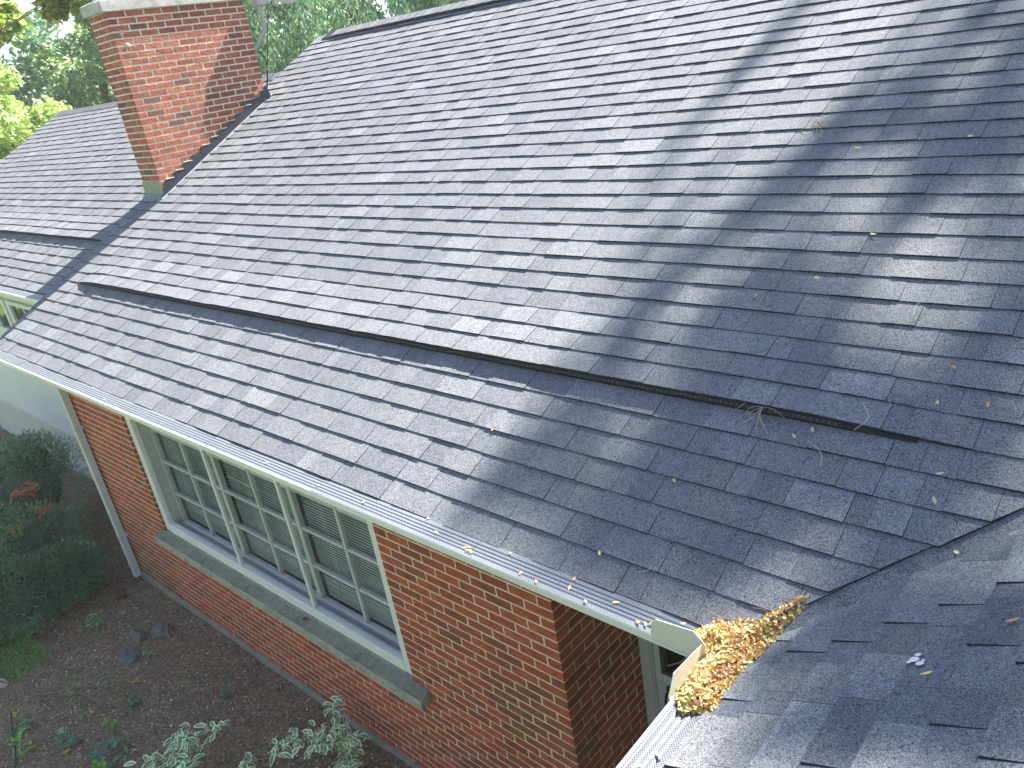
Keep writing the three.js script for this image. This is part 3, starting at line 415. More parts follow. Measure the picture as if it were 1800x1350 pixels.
// ------------------------------------------------------------------ far wing (left)
{
  const fw = thing('sunroom_wing', 'far lower wing with grey shingle roof, pale siding and windows beyond the chimney', 'house wing');
  const X0 = -15.38, X1 = -7.262, S0 = 0.79, S1 = 4.93, d = new GB();
  const q = [[X0, S0 + 0.01], [X1, S0 + 0.01], [X1, S1], [X0, S1]], T = q.map((a) => farP(a[0], a[1], -0.012)), B = q.map((a) => farP(a[0], a[1], -0.06)); d.hexa([...B, ...T]);
  const ry = farP(0, S1, -0.012); d.hexa([[X0, ry[1] - 2.05, ry[2] - 4], [X1, ry[1] - 2.05, ry[2] - 4], [X1, ry[1] - 0.05, ry[2]], [X0, ry[1] - 0.05, ry[2]], [X0, ry[1] - 2, ry[2] - 4], [X1, ry[1] - 2, ry[2] - 4], [X1, ry[1], ry[2]], [X0, ry[1], ry[2]]]);
  const roof = mesh('sunroom_roof', d.geo(), mDeck, fw);
  const p = slope({ P: farP, seed: 303, ex: EX, s0: S0, n: 29, u0: X0, u1: X1 + 0.01, off: farOff, clips: () => [(u) => u - X0 + 0.01, (u) => X1 + 0.01 - u, (u, s) => S1 - s] });
  emit(p, 'shingle', mShingle, roof, 'far_shingles');
  const sv = S0 + 6 * EX, v = new GB(); for (let i = 0; i < 78; i++) { const a = -14.9 + i * 0.095, b = a + 0.095, ha = LIFT * farEnd(a) - 0.002, hb = LIFT * farEnd(b) - 0.002, o = (u) => wave(u, sv, 8); if (ha < 0 || hb < 0) continue; v.quad(farP(a, sv + 0.011, o(a) - 0.005), farP(b, sv + 0.011, o(b) - 0.005), farP(b, sv + 0.008, o(b) + hb), farP(a, sv + 0.008, o(a) + ha)); v.quad(farP(a, sv + 0.008, o(a) + ha), farP(b, sv + 0.008, o(b) + hb), farP(b, sv - 0.005, o(b) + hb), farP(a, sv - 0.005, o(a) + ha)); }
  mesh('vent_strip', v.geo(), mBlack, roof);
  const rr = rngOf(78), A = (u, dz, dy) => { const k = farP(u, S1, 0); return [u, k[1] + dy, k[2] + dz]; }; let u = X0 - 0.02;
  while (u < X1 - 0.1) { const c = new GB(); c.col = tones[Math.floor(rr() * 8)].map((x) => x * 2.15); c.off = [rr() * 5, rr() * 5]; const L = [[0.15, -0.075], [0.02, 0.006], [-0.02, 0.006], [-0.15, -0.075]]; for (let i = 0; i < 3; i++) { const [a, b] = [L[i], L[i + 1]]; c.quad(A(u, a[0], a[1] + 0.008), A(u + 0.2, a[0], a[1] + 0.018), A(u + 0.2, b[0], b[1] + 0.018), A(u, b[0], b[1] + 0.008)); } mesh('ridge_cap', c.geo(), mShingle, roof); u += 0.19; }
  const e = farP(0, S0, 0), P = (a, b, x) => [x, e[1] + b - 0.005, e[2] + a];
  const gu = new THREE.Group(); gu.name = 'gutter'; fw.add(gu); const g = new GB(); g.sweep(K, P, X0, X1 + 0.002); mesh('trough', g.geo(), mCream, gu); for (let k = 0; k < 6; k++) { const h = new GB(); guardFace(h, P, X0 + k * 1.352, X0 + (k + 1) * 1.352 - 0.002); mesh('gutter_guard', h.geo(), mGuardPlain, gu); }
  // wall: siding boards below, glazed band above
  const Z = -0.71, Y = (y) => y + G, w = new GB(); w.box(-15, WL2(), -0.1, 2.95, Z - 0.2, Z - 0.012); w.box(-15.2, -15, -0.1, 2.95, -7, Z - 0.012); mesh('wall_core', w.geo(), mWhite2, fw);
  function WL2() { return -6.81; }
  for (let k = 0; k < 7; k++) { const y = -1.46 + k * 0.203, b = new GB(); b.hexa([[-15.05, Y(y), Z + 0.012], [-6.82, Y(y), Z + 0.012], [-6.82, Y(y), Z - 0.011], [-15.05, Y(y), Z - 0.011], [-15.05, Y(y + 0.199), Z + 0.001], [-6.82, Y(y + 0.199), Z + 0.001], [-6.82, Y(y + 0.199), Z - 0.011], [-15.05, Y(y + 0.199), Z - 0.011]]); mesh('siding_board', b.geo(), mSiding, fw); }
  const fo = new GB(); fo.box(-15.02, -6.82, -0.1, Y(-1.475), Z - 0.2, Z - 0.03); mesh('footing', fo.geo(), std([0.16, 0.145, 0.11], { map: rep(concTex, 0.7), roughness: 0.95 }), fw);
  const tr = new GB(); tr.box(-15.05, -6.82, Y(-1.49), Y(-1.462), Z - 0.01, Z + 0.03); mesh('base_trim', tr.geo(), mWhite, fw);
  for (const x of [-13.6, -12.25, -10.9, -9.55, -8.2]) { const win = new THREE.Group(); win.name = 'window'; fw.add(win); const f = new GB(), wd = 0.56, y0 = -0.02, y1 = 0.52;
    for (const k of [-1, 1]) f.cbox(x + k * wd - 0.05, x + k * wd + 0.05, Y(y0), Y(y1), Z - 0.01, Z + 0.03); f.cbox(x - wd + 0.05, x + wd - 0.05, Y(y0), Y(y0 + 0.07), Z - 0.01, Z + 0.03); f.cbox(x - wd + 0.05, x + wd - 0.05, Y(y1 - 0.06), Y(y1), Z - 0.01, Z + 0.03); mesh('window_frame', f.geo(), mWhite, win);
    const m = new GB(); m.cbox(x - 0.016, x + 0.016, Y(y0 + 0.07), Y(y1 - 0.06), Z - 0.008, Z + 0.015, 0.003); mesh('muntin', m.geo(), mWhite, win);
    for (const k of [-1, 0]) { const pn = new GB(), a = x + k * (wd - 0.05), b = a + wd - 0.05; pn.quad([a, Y(y0 + 0.06), Z - 0.006], [b, Y(y0 + 0.06), Z - 0.006], [b, Y(y1 - 0.05), Z - 0.006], [a, Y(y1 - 0.05), Z - 0.006]); mesh('pane', pn.geo(), std([0.03, 0.035, 0.03], { roughness: 0.04 }), win); } }
  const sf = new GB(); sf.box(X0, X1, e[1] - 0.15, e[1] - 0.14, Z, e[2] - 0.03); mesh('soffit', sf.geo(), mWhite, fw); const fa = new GB(); fa.box(X0, X1, e[1] - 0.16, e[1] - 0.03, e[2] - 0.028, e[2] - 0.008); mesh('fascia_board', fa.geo(), mCream, fw);
}
// ------------------------------------------------------------------ satellite dish on the chimney
{
  const Y = (y) => y + G, d = thing('satellite_dish', 'grey satellite dish on a bent mast fixed behind the brick chimney', 'satellite dish', [-6.9, Y(3.05), -3.49]);
  const L = (x, y, z) => V(x + 6.9, y - 3.05, z + 3.49);
  mesh('mast', tube([L(-6.95, 3.0, -3.475), L(-6.93, 3.06, -3.50), L(-6.83, 3.22, -3.60), L(-6.80, 3.29, -3.63), L(-6.80, 3.37, -3.635), L(-6.81, 3.48, -3.63), L(-6.81, 3.62, -3.63)], 0.022, 24, 10), mGrey, d);
  const ft = new GB(); ft.cbox(-0.09, 0.01, -0.1, 0.06, 0.002, 0.016, 0.003); mesh('foot_plate', ft.geo(), mGrey, d);
  const br = new GB(); br.cbox(0.03, 0.16, 0.47, 0.63, -0.26, -0.09, 0.012); mesh('mount_bracket', br.geo(), mGrey, d);
  const pr = []; for (let i = 0; i <= 14; i++) { const t = i / 14; pr.push(new THREE.Vector2(t * 0.27, 0.08 * t * t)); } pr.push(new THREE.Vector2(0.283, 0.085), new THREE.Vector2(0.283, 0.075), new THREE.Vector2(0.266, 0.068)); for (let i = 13; i >= 0; i--) { const t = i / 14; pr.push(new THREE.Vector2(t * 0.27, 0.08 * t * t - 0.006)); }
  const lat = new THREE.LatheGeometry(pr, 40); lat.scale(1, 1, 1.1); const rf = mesh('reflector', lat, std([0.5, 0.51, 0.52], { roughness: 0.5, side: THREE.DoubleSide }), d);
  rf.position.copy(L(-6.74, 3.75, -4.02)); rf.quaternion.setFromUnitVectors(V(0, 1, 0), V(-0.78, 0.45, -0.43).normalize());
  mesh('feed_arm', tube([L(-6.80, 3.55, -3.80), L(-6.95, 3.52, -4.0), L(-7.15, 3.75, -4.22)], 0.014, 12, 8), mGrey, d);
  const lb = new THREE.CapsuleGeometry(0.035, 0.08, 4, 10).translate(-0.26, 0.74, -0.75); mesh('feed_horn', lb, mGrey, d);
  const cab = thing('antenna_cable', 'thin black cable hanging from the dish down the chimney back corner', 'cable', [-6.9, Y(2.62), -3.49]);
  mesh('cable', tube([V(0.20, 0.92, -0.2), V(0.14, 0.62, -0.14), V(0.07, 0.25, -0.06), V(0.045, 0.06, -0.01), V(0.03, -0.02, 0.01)], 0.005, 20, 5), mBlack, cab); mesh('cable', tube([V(0.0, 0.42, -0.02), V(0.06, 0.36, -0.05), V(0.075, 0.2, -0.04), V(0.05, 0.05, -0.012), V(0.03, -0.03, 0.01)], 0.007, 20, 5), mBlack, cab);
}
// ------------------------------------------------------------------ leaflets, needles, debris
const leafTones = [[0.62, 0.44, 0.16], [0.54, 0.34, 0.11], [0.68, 0.53, 0.25], [0.42, 0.24, 0.09], [0.66, 0.50, 0.16], [0.60, 0.45, 0.22], [0.36, 0.20, 0.08]];
function leaflet(gb, M, len, wid, fold, curl) { // a folded, slightly curled blade of six faces
  const q = (x, y, z) => V(x, y, z).applyMatrix4(M).toArray(), s = [[-0.5, 0], [-0.2, 0.46], [0.2, 0.44], [0.5, 0]], h = (x) => curl * (x * x) * len;
  const mid = s.map(([a]) => q(a * len, h(a), 0)); for (const k of [1, -1]) { const ed = s.map(([a, b]) => q(a * len, h(a) + fold * Math.abs(b) * wid, k * b * wid)); gb.tri(mid[0], ed[1], mid[1]); gb.quad(mid[1], ed[1], ed[2], mid[2]); gb.tri(mid[2], ed[2], mid[3]); }
}
const mLeaf = new THREE.MeshPhysicalMaterial({ color: 0xffffff, vertexColors: true, roughness: 0.6, transmission: 0.06, thickness: 0, side: THREE.DoubleSide });
{
  const place = (list, nrm, label, group, tint, size = 0.032) => list.forEach(([x, y, z], i) => { const gb = new GB(), r = rngOf(900 + i * 7 + Math.round(x * 50)); gb.col = tint(r, i); const M = new THREE.Matrix4().makeRotationFromQuaternion(new THREE.Quaternion().setFromUnitVectors(V(0, 1, 0), nrm).multiply(new THREE.Quaternion().setFromEuler(new THREE.Euler((r() - 0.5) * 0.5, r() * 6.28, (r() - 0.5) * 0.4)))); leaflet(gb, M, size * (0.8 + r() * 0.5), size * 0.42, 0.35, 0.5); const m = mesh('fallen_leaflet', gb.geo(), mLeaf); m.position.set(x, y + G, z).addScaledVector(nrm, 0.012); tag(m, label, 'leaf', group); });
  const nM = V(0, CO, SI), nW = V(-SI, CO, 0), up = V(0, 1, 0), any = (r) => leafTones[Math.floor(r() * 5)].map((x) => x * 1.25);
  place([[0.993, 1.557, -1.604], [0.832, 1.417, -1.323], [0.584, 1.348, -1.186], [0.572, 1.186, -0.861], [0.922, 1.146, -0.781], [0.742, 1.111, -0.712], [1.536, 1.134, -0.758], [1.704, 1.147, -0.784], [1.545, 1.219, -0.927], [1.633, 1.062, -0.613], [1.226, 1.886, -2.261], [0.697, 1.859, -2.208]], nM, 'small yellow leaflet lying on the main roof above the long vent strip', 'leaflets on the upper main roof', any);
  place([[1.127, 1.047 - 0.02, -0.55], [1.07, 1.007, -0.503], [0.673, 0.853, -0.195], [0.523, 0.664, 0.183], [-0.406, 0.861, -0.211], [1.633, 0.992, -0.474], [1.646, 0.94, -0.37]], nM, 'small pale leaflet lying on the main roof below the long vent strip', 'leaflets on the lower main roof', (r) => r() < 0.4 ? [0.45, 0.5, 0.3] : any(r));
  place([[1.706, 0.823, -0.166], [1.709, 0.824, -0.24], [1.763, 0.852, -0.272], [1.771, 0.856, -0.207], [1.417, 0.678, -0.087], [1.365, 0.653, -0.03], [1.516, 0.728, -0.035], [1.319, 0.63, -0.032], [1.663, 0.802, -0.246], [1.866, 0.903, 0.452], [2.017, 0.979, 0.212]], nW, 'small yellow leaflet lying on the near wing roof beside the valley', 'leaflets on the near wing roof', any);
  place([[0.118, 0.6, 0.317], [-0.313, 0.6, 0.367], [-0.10, 0.6, 0.387], [-0.085, 0.6, 0.375], [-0.07, 0.6, 0.395], [-0.05, 0.6, 0.40], [0.478, 0.6, 0.318], [0.251, 0.6, 0.399], [0.495, 0.6, 0.372], [0.85, 0.6, 0.406], [0.88, 0.6, 0.40], [0.90, 0.6, 0.38], [0.91, 0.6, 0.36], [0.92, 0.6, 0.41], [0.348, 0.6, 0.41], [-0.877, 0.6, 0.365], [-1.271, 0.6, 0.375], [-1.816, 0.6, 0.362], [0.712, 0.6, 0.354], [1.0, 0.605, 0.33], [0.605, 0.6, 0.41], [-4.537, 0.6, 0.316], [-4.129, 0.6, 0.39], [-0.439, 0.6, 0.299]], up, 'small dry leaflet lying on the perforated guard of the main gutter', 'leaflets on the main gutter guard', any, 0.026);
  place([[1.2, 0.6, 0.95], [1.235, 0.6, 0.88]], up, 'small dry leaflet lying on the guard of the near wing gutter', 'leaflets on the wing gutter guard', any);
  // the heap of leaflets in the valley and on the gutters' inside corner
  const r = rngOf(61), gb = new GB(), mound = new GB();
  const poly = [[1.05, 0.335], [1.10, 0.265], [1.17, 0.235], [1.24, 0.215], [1.315, 0.12], [1.365, 0.07], [1.375, 0.12], [1.335, 0.20], [1.30, 0.40], [1.29, 0.64], [1.20, 0.70], [1.15, 0.62], [1.15, 0.44], [1.06, 0.42]];
  const inside = (x, z) => { let c = false; for (let i = 0, j = poly.length - 1; i < poly.length; j = i++) { const [a, b] = poly[i], [e, f] = poly[j]; if ((b > z) !== (f > z) && x < (e - a) * (z - b) / (f - b) + a) c = !c; } return c; };
  const edge = (x, z) => { let d = 9; for (let i = 0; i < poly.length; i++) { const [a, b] = poly[i], [e, f] = poly[(i + 1) % poly.length], t = clamp(((x - a) * (e - a) + (z - b) * (f - b)) / ((e - a) ** 2 + (f - b) ** 2)); d = Math.min(d, Math.hypot(x - a - t * (e - a), z - b - t * (f - b))); } return d; };
  const floor = (x, z) => Math.max(EY - 0.004, x > XE || z < EZ ? Math.max(EY + 0.5 * (EZ - z), EY + 0.5 * (x - XE)) : 0);
  const top = (x, z) => floor(x, z) + 0.006 + Math.min(0.055, edge(x, z) * 0.75) * (0.55 + 0.75 * fbm(x * 11, z * 11, 71));
  for (let i = 0; i < 40; i++) for (let j = 0; j < 72; j++) { const x0 = 1.04 + i * 0.01, z0 = 0.02 + j * 0.01; if (!inside(x0 + 0.005, z0 + 0.005)) continue; const q = (a, b) => [a, top(a, b) - 0.014, b]; mound.col = [0.30, 0.17, 0.06]; mound.quad(q(x0, z0), q(x0 + 0.01, z0), q(x0 + 0.01, z0 + 0.01), q(x0, z0 + 0.01)); }
  let n = 0, guard = 0; while (n < 3000 && guard++ < 60000) { const x = 1.03 + r() * 0.4, z = 0.01 + r() * 0.71; if (!inside(x, z)) continue; const y = top(x, z) - 0.012 + r() * 0.016; gb.col = leafTones[Math.floor(r() * 7)].map((c) => Math.min(0.85, c * (1.0 + r() * 0.5))); const M = new THREE.Matrix4().makeRotationFromEuler(new THREE.Euler((r() - 0.5) * 1.7, r() * 6.28, (r() - 0.5) * 1.7)).setPosition(x, y, z); leaflet(gb, M, 0.018 + r() * 0.013, 0.0095 + r() * 0.005, 0.5, (r() - 0.3) * 1.2); n++; }
  for (let i = 0; i < 40; i++) { gb.col = [0.42, 0.40, 0.08]; const x = 1.16 + r() * 0.06, z = 0.6 + r() * 0.08; if (inside(x, z)) leaflet(gb, new THREE.Matrix4().makeRotationFromEuler(new THREE.Euler((r() - 0.5), r() * 6.28, (r() - 0.5))).setPosition(x, top(x, z), z), 0.035, 0.015, 0.4, 0.5); }
  const heap = thing('leaf_heap', 'heap of golden brown leaflets caught at the inside corner of the two gutters', 'leaf heap', [0, 0, 0]); heap.userData.kind = 'stuff'; mesh('leaves', gb.geo(), mLeaf, heap).userData.kind = 'stuff'; mesh('litter_bed', mound.geo(), std([1, 1, 1], { vertexColors: true, roughness: 0.95 }), heap);
  const stalks = []; for (let i = 0; i < 26; i++) { const x = 1.12 + r() * 0.25, z = 0.1 + r() * 0.5; if (!inside(x, z)) continue; const a = r() * 6.28, l = 0.05 + r() * 0.09, y = top(x, z) + 0.004; stalks.push(tube([V(x, y, z), V(x + Math.cos(a) * l * 0.5 + 0.01, y + 0.014, z + Math.sin(a) * l * 0.5), V(x + Math.cos(a) * l, y + 0.008, z + Math.sin(a) * l)], 0.0011, 6, 4)); } mesh('stalks', mergeGeometries(stalks), std([0.45, 0.30, 0.13]), heap).userData.kind = 'stuff';
  // pine needle tufts
  const tuft = (x, y, z, nrm, strands, label) => { const t = thing('needle_tuft', label, 'pine needles', [x, y + G, z]), q = new THREE.Quaternion().setFromUnitVectors(V(0, 1, 0), nrm); const W = (a, b, c) => V(a, b, c).applyQuaternion(q); for (const s of strands) mesh('needle', tube(s.map((p) => W(...p)), 0.0013, 10, 4), std([0.42, 0.34, 0.24]), t); mesh('twig', tube([W(-0.015, 0.028, -0.03), W(0.0, 0.026, -0.01), W(0.02, 0.02, 0.012), W(0.045, 0.015, 0.02)], 0.0035, 8, 6), std([0.25, 0.18, 0.11]), t); return t; };
  const rs = rngOf(14), strands = []; for (let i = 0; i < 9; i++) { const a = i < 6 ? 1.2 + rs() * 0.7 : rs() * 3.5, l = 0.09 + rs() * 0.07, b = (rs() - 0.5) * 0.05; strands.push([[0.03, 0.02, 0.015], [0.03 + Math.cos(a) * l * 0.4, 0.03, 0.015 + Math.sin(a) * l * 0.4], [0.03 + Math.cos(a) * l * 0.8 + b, 0.016, 0.015 + Math.sin(a) * l * 0.8], [0.03 + Math.cos(a) * l + b * 2.2, 0.004, 0.015 + Math.sin(a) * l]]); }
  strands.push([[-0.015, 0.03, -0.02], [-0.06, 0.03, -0.005], [-0.11, 0.012, 0.02]], [[-0.015, 0.03, -0.02], [-0.055, 0.024, 0.02], [-0.09, 0.006, 0.05]]);
  const tf = tuft(0.87, 1.075, -0.6, nM, strands, 'tuft of dry pine needles and twig hanging over the vent strip'); { const gbl = new GB(); gbl.col = [0.5, 0.2, 0.03]; leaflet(gbl, new THREE.Matrix4().makeRotationY(0.6).setPosition(0.012, 0.022, 0.012), 0.03, 0.02, 0.3, 0.4); mesh('leaf', gbl.geo(), mLeaf, tf); }
  const st2 = []; for (let i = 0; i < 8; i++) { const a = rs() * 6.28, l = 0.06 + rs() * 0.07; st2.push([[0, 0.02, 0], [Math.cos(a) * l * 0.5, 0.03, Math.sin(a) * l * 0.5], [Math.cos(a) * l, 0.008, Math.sin(a) * l + 0.02]]); } tuft(0.405, 1.955, -2.398, nM, st2, 'tuft of dry pine needles and twig high on the main roof');
  const needles = [[[1.30, 1.15, -0.62], [1.34, 1.115, -0.57], [1.31, 1.085, -0.5]], [[1.36, 1.40, -1.22], [1.325, 1.375, -1.17], [1.33, 1.35, -1.11]], [[1.13, 1.005, -0.49], [1.2, 0.985, -0.45], [1.22, 0.955, -0.40]], [[0.72, 0.605 + 0.05, 0.21], [0.76, 0.665, 0.19], [0.765, 0.672, 0.16]], [[1.50, 0.745, -0.10], [1.56, 0.775, -0.16], [1.60, 0.80, -0.10], [1.53, 0.765, -0.06]]];
  needles.forEach((s, i) => { const c = V(...s[1]); const t = mesh('pine_needle', tube(s.map((q) => V(q[0] - c.x, q[1] - c.y + 0.012, q[2] - c.z)), 0.0014, 10, 4), std([0.48, 0.44, 0.38])); t.position.set(c.x, c.y + G, c.z); tag(t, ['single curved needle between two yellow leaflets above the vent strip', 'single curved needle high at the right on the main roof', 'single curved needle just below the tuft under the vent strip', 'pale bent needle near the main gutter on the lowest course', 'looped dry needle lying beside the valley'][i], 'pine needle'); });
  const bd = []; for (const [a, b, s] of [[0, 0, 0.016], [0.022, 0.018, 0.013], [0.004, -0.022, 0.010], [-0.012, 0.012, 0.008], [0.028, 0.004, 0.006]]) { const q = new THREE.SphereGeometry(s, 9, 6); q.scale(1, 0.16, 0.8); q.translate(a, 0, b); bd.push(q); } const bm = mesh('bird_dropping', mergeGeometries(bd), std([0.7, 0.7, 0.68], { roughness: 0.8 })); bm.position.set(1.814, 0.877 + G, 0.385).addScaledVector(nW, 0.0115); bm.quaternion.setFromUnitVectors(V(0, 1, 0), nW); tag(bm, 'white bird dropping splashed on the near wing roof', 'bird dropping');
}

// ------------------------------------------------------------------ ground
{
  const soilTex = texture(1024, 1024, (u, v, i, j) => { const n = fbm(u * 10, v * 10, 81, 10, 5), m = fbm(u * 60, v * 60, 88, 60, 2), k = clamp((n - 0.45) * 4); const b = 0.7 + (m - 0.5) * 0.9 + (granF[((j & 511) * 512) + (i & 511)] - 0.5) * 0.4; return [b * lerp(0.8, 1, k), b * lerp(0.76, 0.93, k), b * lerp(0.72, 0.85, k)]; });
  const mSoil = std([0.37, 0.27, 0.165], { map: rep(soilTex, 1), bumpMap: rep(soilTex, 1), bumpScale: 0.012, roughness: 0.97 });
  const gb = new GB(), hgt = (x, z) => (fbm(x * 1.3, z * 1.3, 91) - 0.5) * 0.10 - (x < -5 ? 0.03 * clamp((-5 - x) / 2) : 0) + 0.0;
  const N = 140, X0 = -16, X1 = 0.5, Z0 = -0.7, Z1 = 5; for (let i = 0; i < N; i++) for (let j = 0; j < 48; j++) { const a = lerp(X0, X1, i / N), b = lerp(X0, X1, (i + 1) / N), c = lerp(Z0, Z1, j / 48), d = lerp(Z0, Z1, (j + 1) / 48), P = (x, z) => { const e = Math.min(1, (x - X0) / 0.5, (X1 - x) / 0.5, (Z1 - z) / 0.5); return [x, hgt(x, z) * clamp(e) - 0.01 * (1 - clamp(e)), z]; }; gb.quad(P(a, c), P(b, c), P(b, d), P(a, d), [a, c], [b, c], [b, d], [a, d]); }
  const bed = mesh('garden_bed', gb.geo(), mSoil); tag(bed, 'bare dark soil of the bed along the brick wall', undefined, undefined, 'structure');
  const big = new THREE.CircleGeometry(420, 64).rotateX(-Math.PI / 2).translate(-10, -0.06, 0); { const uv = big.attributes.uv, p = big.attributes.position; for (let i = 0; i < uv.count; i++) uv.setXY(i, p.getX(i) / 3, p.getZ(i) / 3); }
  const lawnTex = texture(512, 512, (u, v, i, j) => { const n = fbm(u * 20, v * 20, 95, 20, 4); return [0.6 + n * 0.5 + gran(i, j) * 0.2, 0.7 + n * 0.4 + gran(i, j) * 0.2, 0.5 + n * 0.3]; });
  tag(mesh('lawn', big, std([0.13, 0.18, 0.06], { map: lawnTex, roughness: 0.95 })), 'green lawn and ground round the house', undefined, undefined, 'structure');
  // litter on the soil: chips, dead leaves
  const r = rngOf(71), chips = new GB(), pal = [[0.30, 0.24, 0.17], [0.20, 0.14, 0.09], [0.38, 0.32, 0.22], [0.12, 0.08, 0.055], [0.34, 0.20, 0.07], [0.55, 0.50, 0.38], [0.16, 0.11, 0.07], [0.10, 0.07, 0.05]];
  for (let i = 0; i < 26000; i++) { const x = -7.6 + r() * 7.4, z = 0.03 + r() * 3; const c = Math.floor(r() * 8); chips.col = pal[c].map((q) => q * (0.8 + r() * 0.7)); leaflet(chips, new THREE.Matrix4().makeRotationFromEuler(new THREE.Euler((r() - 0.5) * 0.9, 0.9 + (r() - 0.5) * 2.6, (r() - 0.5) * 0.9)).setPosition(x, hgt(x, z) + 0.004, z), 0.010 + r() * r() * 0.045, 0.004 + r() * 0.010, 0.2, (r() - 0.3) * 0.8); }
  tag(mesh('leaf_litter', chips.geo(), std([1, 1, 1], { vertexColors: true, roughness: 0.9, side: THREE.DoubleSide })), 'scattered dry chips and small dead leaves on the soil', 'litter', undefined, 'stuff');
  const onSoil = (x, z) => hgt(x, z);
  // weeds
  const mWeed = new THREE.MeshPhysicalMaterial({ color: 0xffffff, vertexColors: true, roughness: 0.7, transmission: 0.25, thickness: 0, side: THREE.DoubleSide });
  const weed = (x, z, n, rad, col, ls, label, h = 0.08) => { const g = new GB(), q = rngOf(Math.round(1000 + x * 37 + z * 91)); for (let i = 0; i < n; i++) { const a = q() * 6.28, d = rad * Math.sqrt(q()), k = 0.7 + q() * 0.6; g.col = col.map((c) => c * k); leaflet(g, new THREE.Matrix4().makeRotationFromEuler(new THREE.Euler((q() - 0.5) * 0.9, a, (q() - 0.5) * 0.9)).setPosition(Math.cos(a * 3.7) * d, 0.02 + q() * h, Math.sin(a * 3.7) * d), ls * (0.7 + q() * 0.6), ls * (0.45 + q() * 0.2), 0.25, 0.5); } const t = thing('weed', label, 'weed', [x, onSoil(x, z), z], 'weeds in the bed'); mesh('leaves', g.geo(), mWeed, t); mesh('stem', tube([V(0, -0.02, 0), V(0.005, 0.03, 0), V(0, 0.06, 0.005)], 0.003, 5, 5), std([0.12, 0.16, 0.05]), t); };
  const gC = [0.15, 0.34, 0.09], gD = [0.10, 0.23, 0.12], gB = [0.22, 0.46, 0.07];
  weed(-5.95, 0.72, 22, 0.09, gC, 0.06, 'small green seedling at the edge of the dark evergreen bush', 0.14); weed(-4.92, 0.62, 14, 0.05, gC, 0.04, 'small green weed just below the grey stones'); weed(-3.75, 0.45, 12, 0.05, gD, 0.05, 'dark green seedling close under the window wall'); weed(-4.45, 1.0, 16, 0.06, gD, 0.06, 'dull green seedling below the fallen maple leaf'); weed(-4.78, 1.05, 16, 0.09, gC, 0.035, 'thin straggling green weed left of the dull seedling'); weed(-4.35, 1.25, 10, 0.05, gB, 0.055, 'bright green broad-leaved seedling in the middle of the bed'); weed(-4.0, 1.25, 10, 0.05, gC, 0.035, 'small green weed between the seedling and the variegated shrub'); weed(-4.75, 1.85, 40, 0.10, gB, 0.045, 'bright green upright weed near the dark stake', 0.22); weed(-4.5, 1.55, 34, 0.10, gD, 0.05, 'grey green weed right of the bright upright weed'); weed(-3.95, 1.42, 60, 0.16, gD, 0.06, 'broad grey green weed beside the variegated shrub', 0.16); weed(-3.85, 1.55, 14, 0.06, gB, 0.07, 'yellow green weed at the bottom edge by the broad grey green weed', 0.16); weed(-5.05, 1.75, 26, 0.10, gC, 0.05, 'low green weed beside the upper end of the dark stake'); weed(-5.1, 2.1, 30, 0.13, gB, 0.05, 'green weed at the lower left edge of the picture'); weed(-5.1, 1.25, 26, 0.13, gC, 0.03, 'creeping green weed near the dead branch'); weed(-4.65, 1.35, 18, 0.10, gC, 0.03, 'creeping green weed in the middle left of the bed');
  // grass at the left edge
  const blades = new GB(); for (let i = 0; i < 9000; i++) { const x = -7.2 + r() * 1.4, z = 1.2 + r() * 1.6; if (z < 1.12 + (-5.75 - x) * -0.25 + (r() - 0.5) * 0.2 || x > -5.92 + (z - 1.2) * -0.1 + (r() - 0.5) * 0.25) continue; const a = r() * 6.28, l = 0.03 + r() * 0.05, k = 0.6 + r() * 0.7, y = onSoil(x, z); blades.col = [0.20 * k, 0.42 * k, 0.10 * k]; const c = Math.cos(a), s = Math.sin(a); blades.tri([x - c * 0.005, y, z - s * 0.005], [x + c * 0.005, y, z + s * 0.005], [x + s * l * 0.7, y + l, z + c * l * 0.7]); }
  tag(mesh('grass_patch', blades.geo(), mWeed), 'short green grass at the left edge beyond the evergreen bush', 'grass', undefined, 'stuff');
  // stones, a loose brick, dead branches, a stake
  const stone = (x, z, a, b, c, label) => { const g = new THREE.IcosahedronGeometry(1, 3), p = g.attributes.position; for (let i = 0; i < p.count; i++) { const q = V(p.getX(i), p.getY(i), p.getZ(i)), k = 0.55 + 0.9 * fbm(q.x * 1.7 + x * 9, q.y * 1.3 + q.z * 2.3 + 4, 17); p.setXYZ(i, q.x * a * k, q.y * b * k, q.z * c * k); } g.computeVertexNormals(); const m = mesh('stone', g, std([0.19, 0.175, 0.15], { map: rep(concTex, 3), roughness: 0.9 })); m.position.set(x, onSoil(x, z) + b * 0.12, z); tag(m, label, 'stone', 'stones in the bed'); };
  stone(-5.22, 0.36, 0.13, 0.06, 0.085, 'larger round grey stone lying in the soil'); stone(-5.36, 0.55, 0.12, 0.04, 0.06, 'flat elongated grey stone beside the larger one'); stone(-5.13, 0.75, 0.13, 0.03, 0.09, 'dark half buried stone below the two grey ones');
  const lb = new GB(); lb.cbox(-0.1, 0.1, 0, 0.057, -0.046, 0.046, 0.005); lb.col = [1, 1, 1]; const bm = mesh('loose_brick', lb.geo(), std([0.22, 0.10, 0.06], { map: rep(brickTex, 2), roughness: 0.9 })); bm.position.set(-6.35, onSoil(-6.35, 0.3) - 0.015, 0.31); bm.rotation.y = -0.25; tag(bm, 'single dull red brick lying on the soil below the downspout', 'brick');
  const branch = (pts, rad, label) => { const c = V(...pts[0]), m = mesh('dead_branch', tube(pts.map((q) => V(q[0] - c.x, q[1] + onSoil(q[0], q[2]) + 0.012, q[2] - c.z)), rad, 20, 6), std([0.23, 0.17, 0.11])); m.position.set(c.x, 0, c.z); tag(m, label, 'branch', 'dead branches'); };
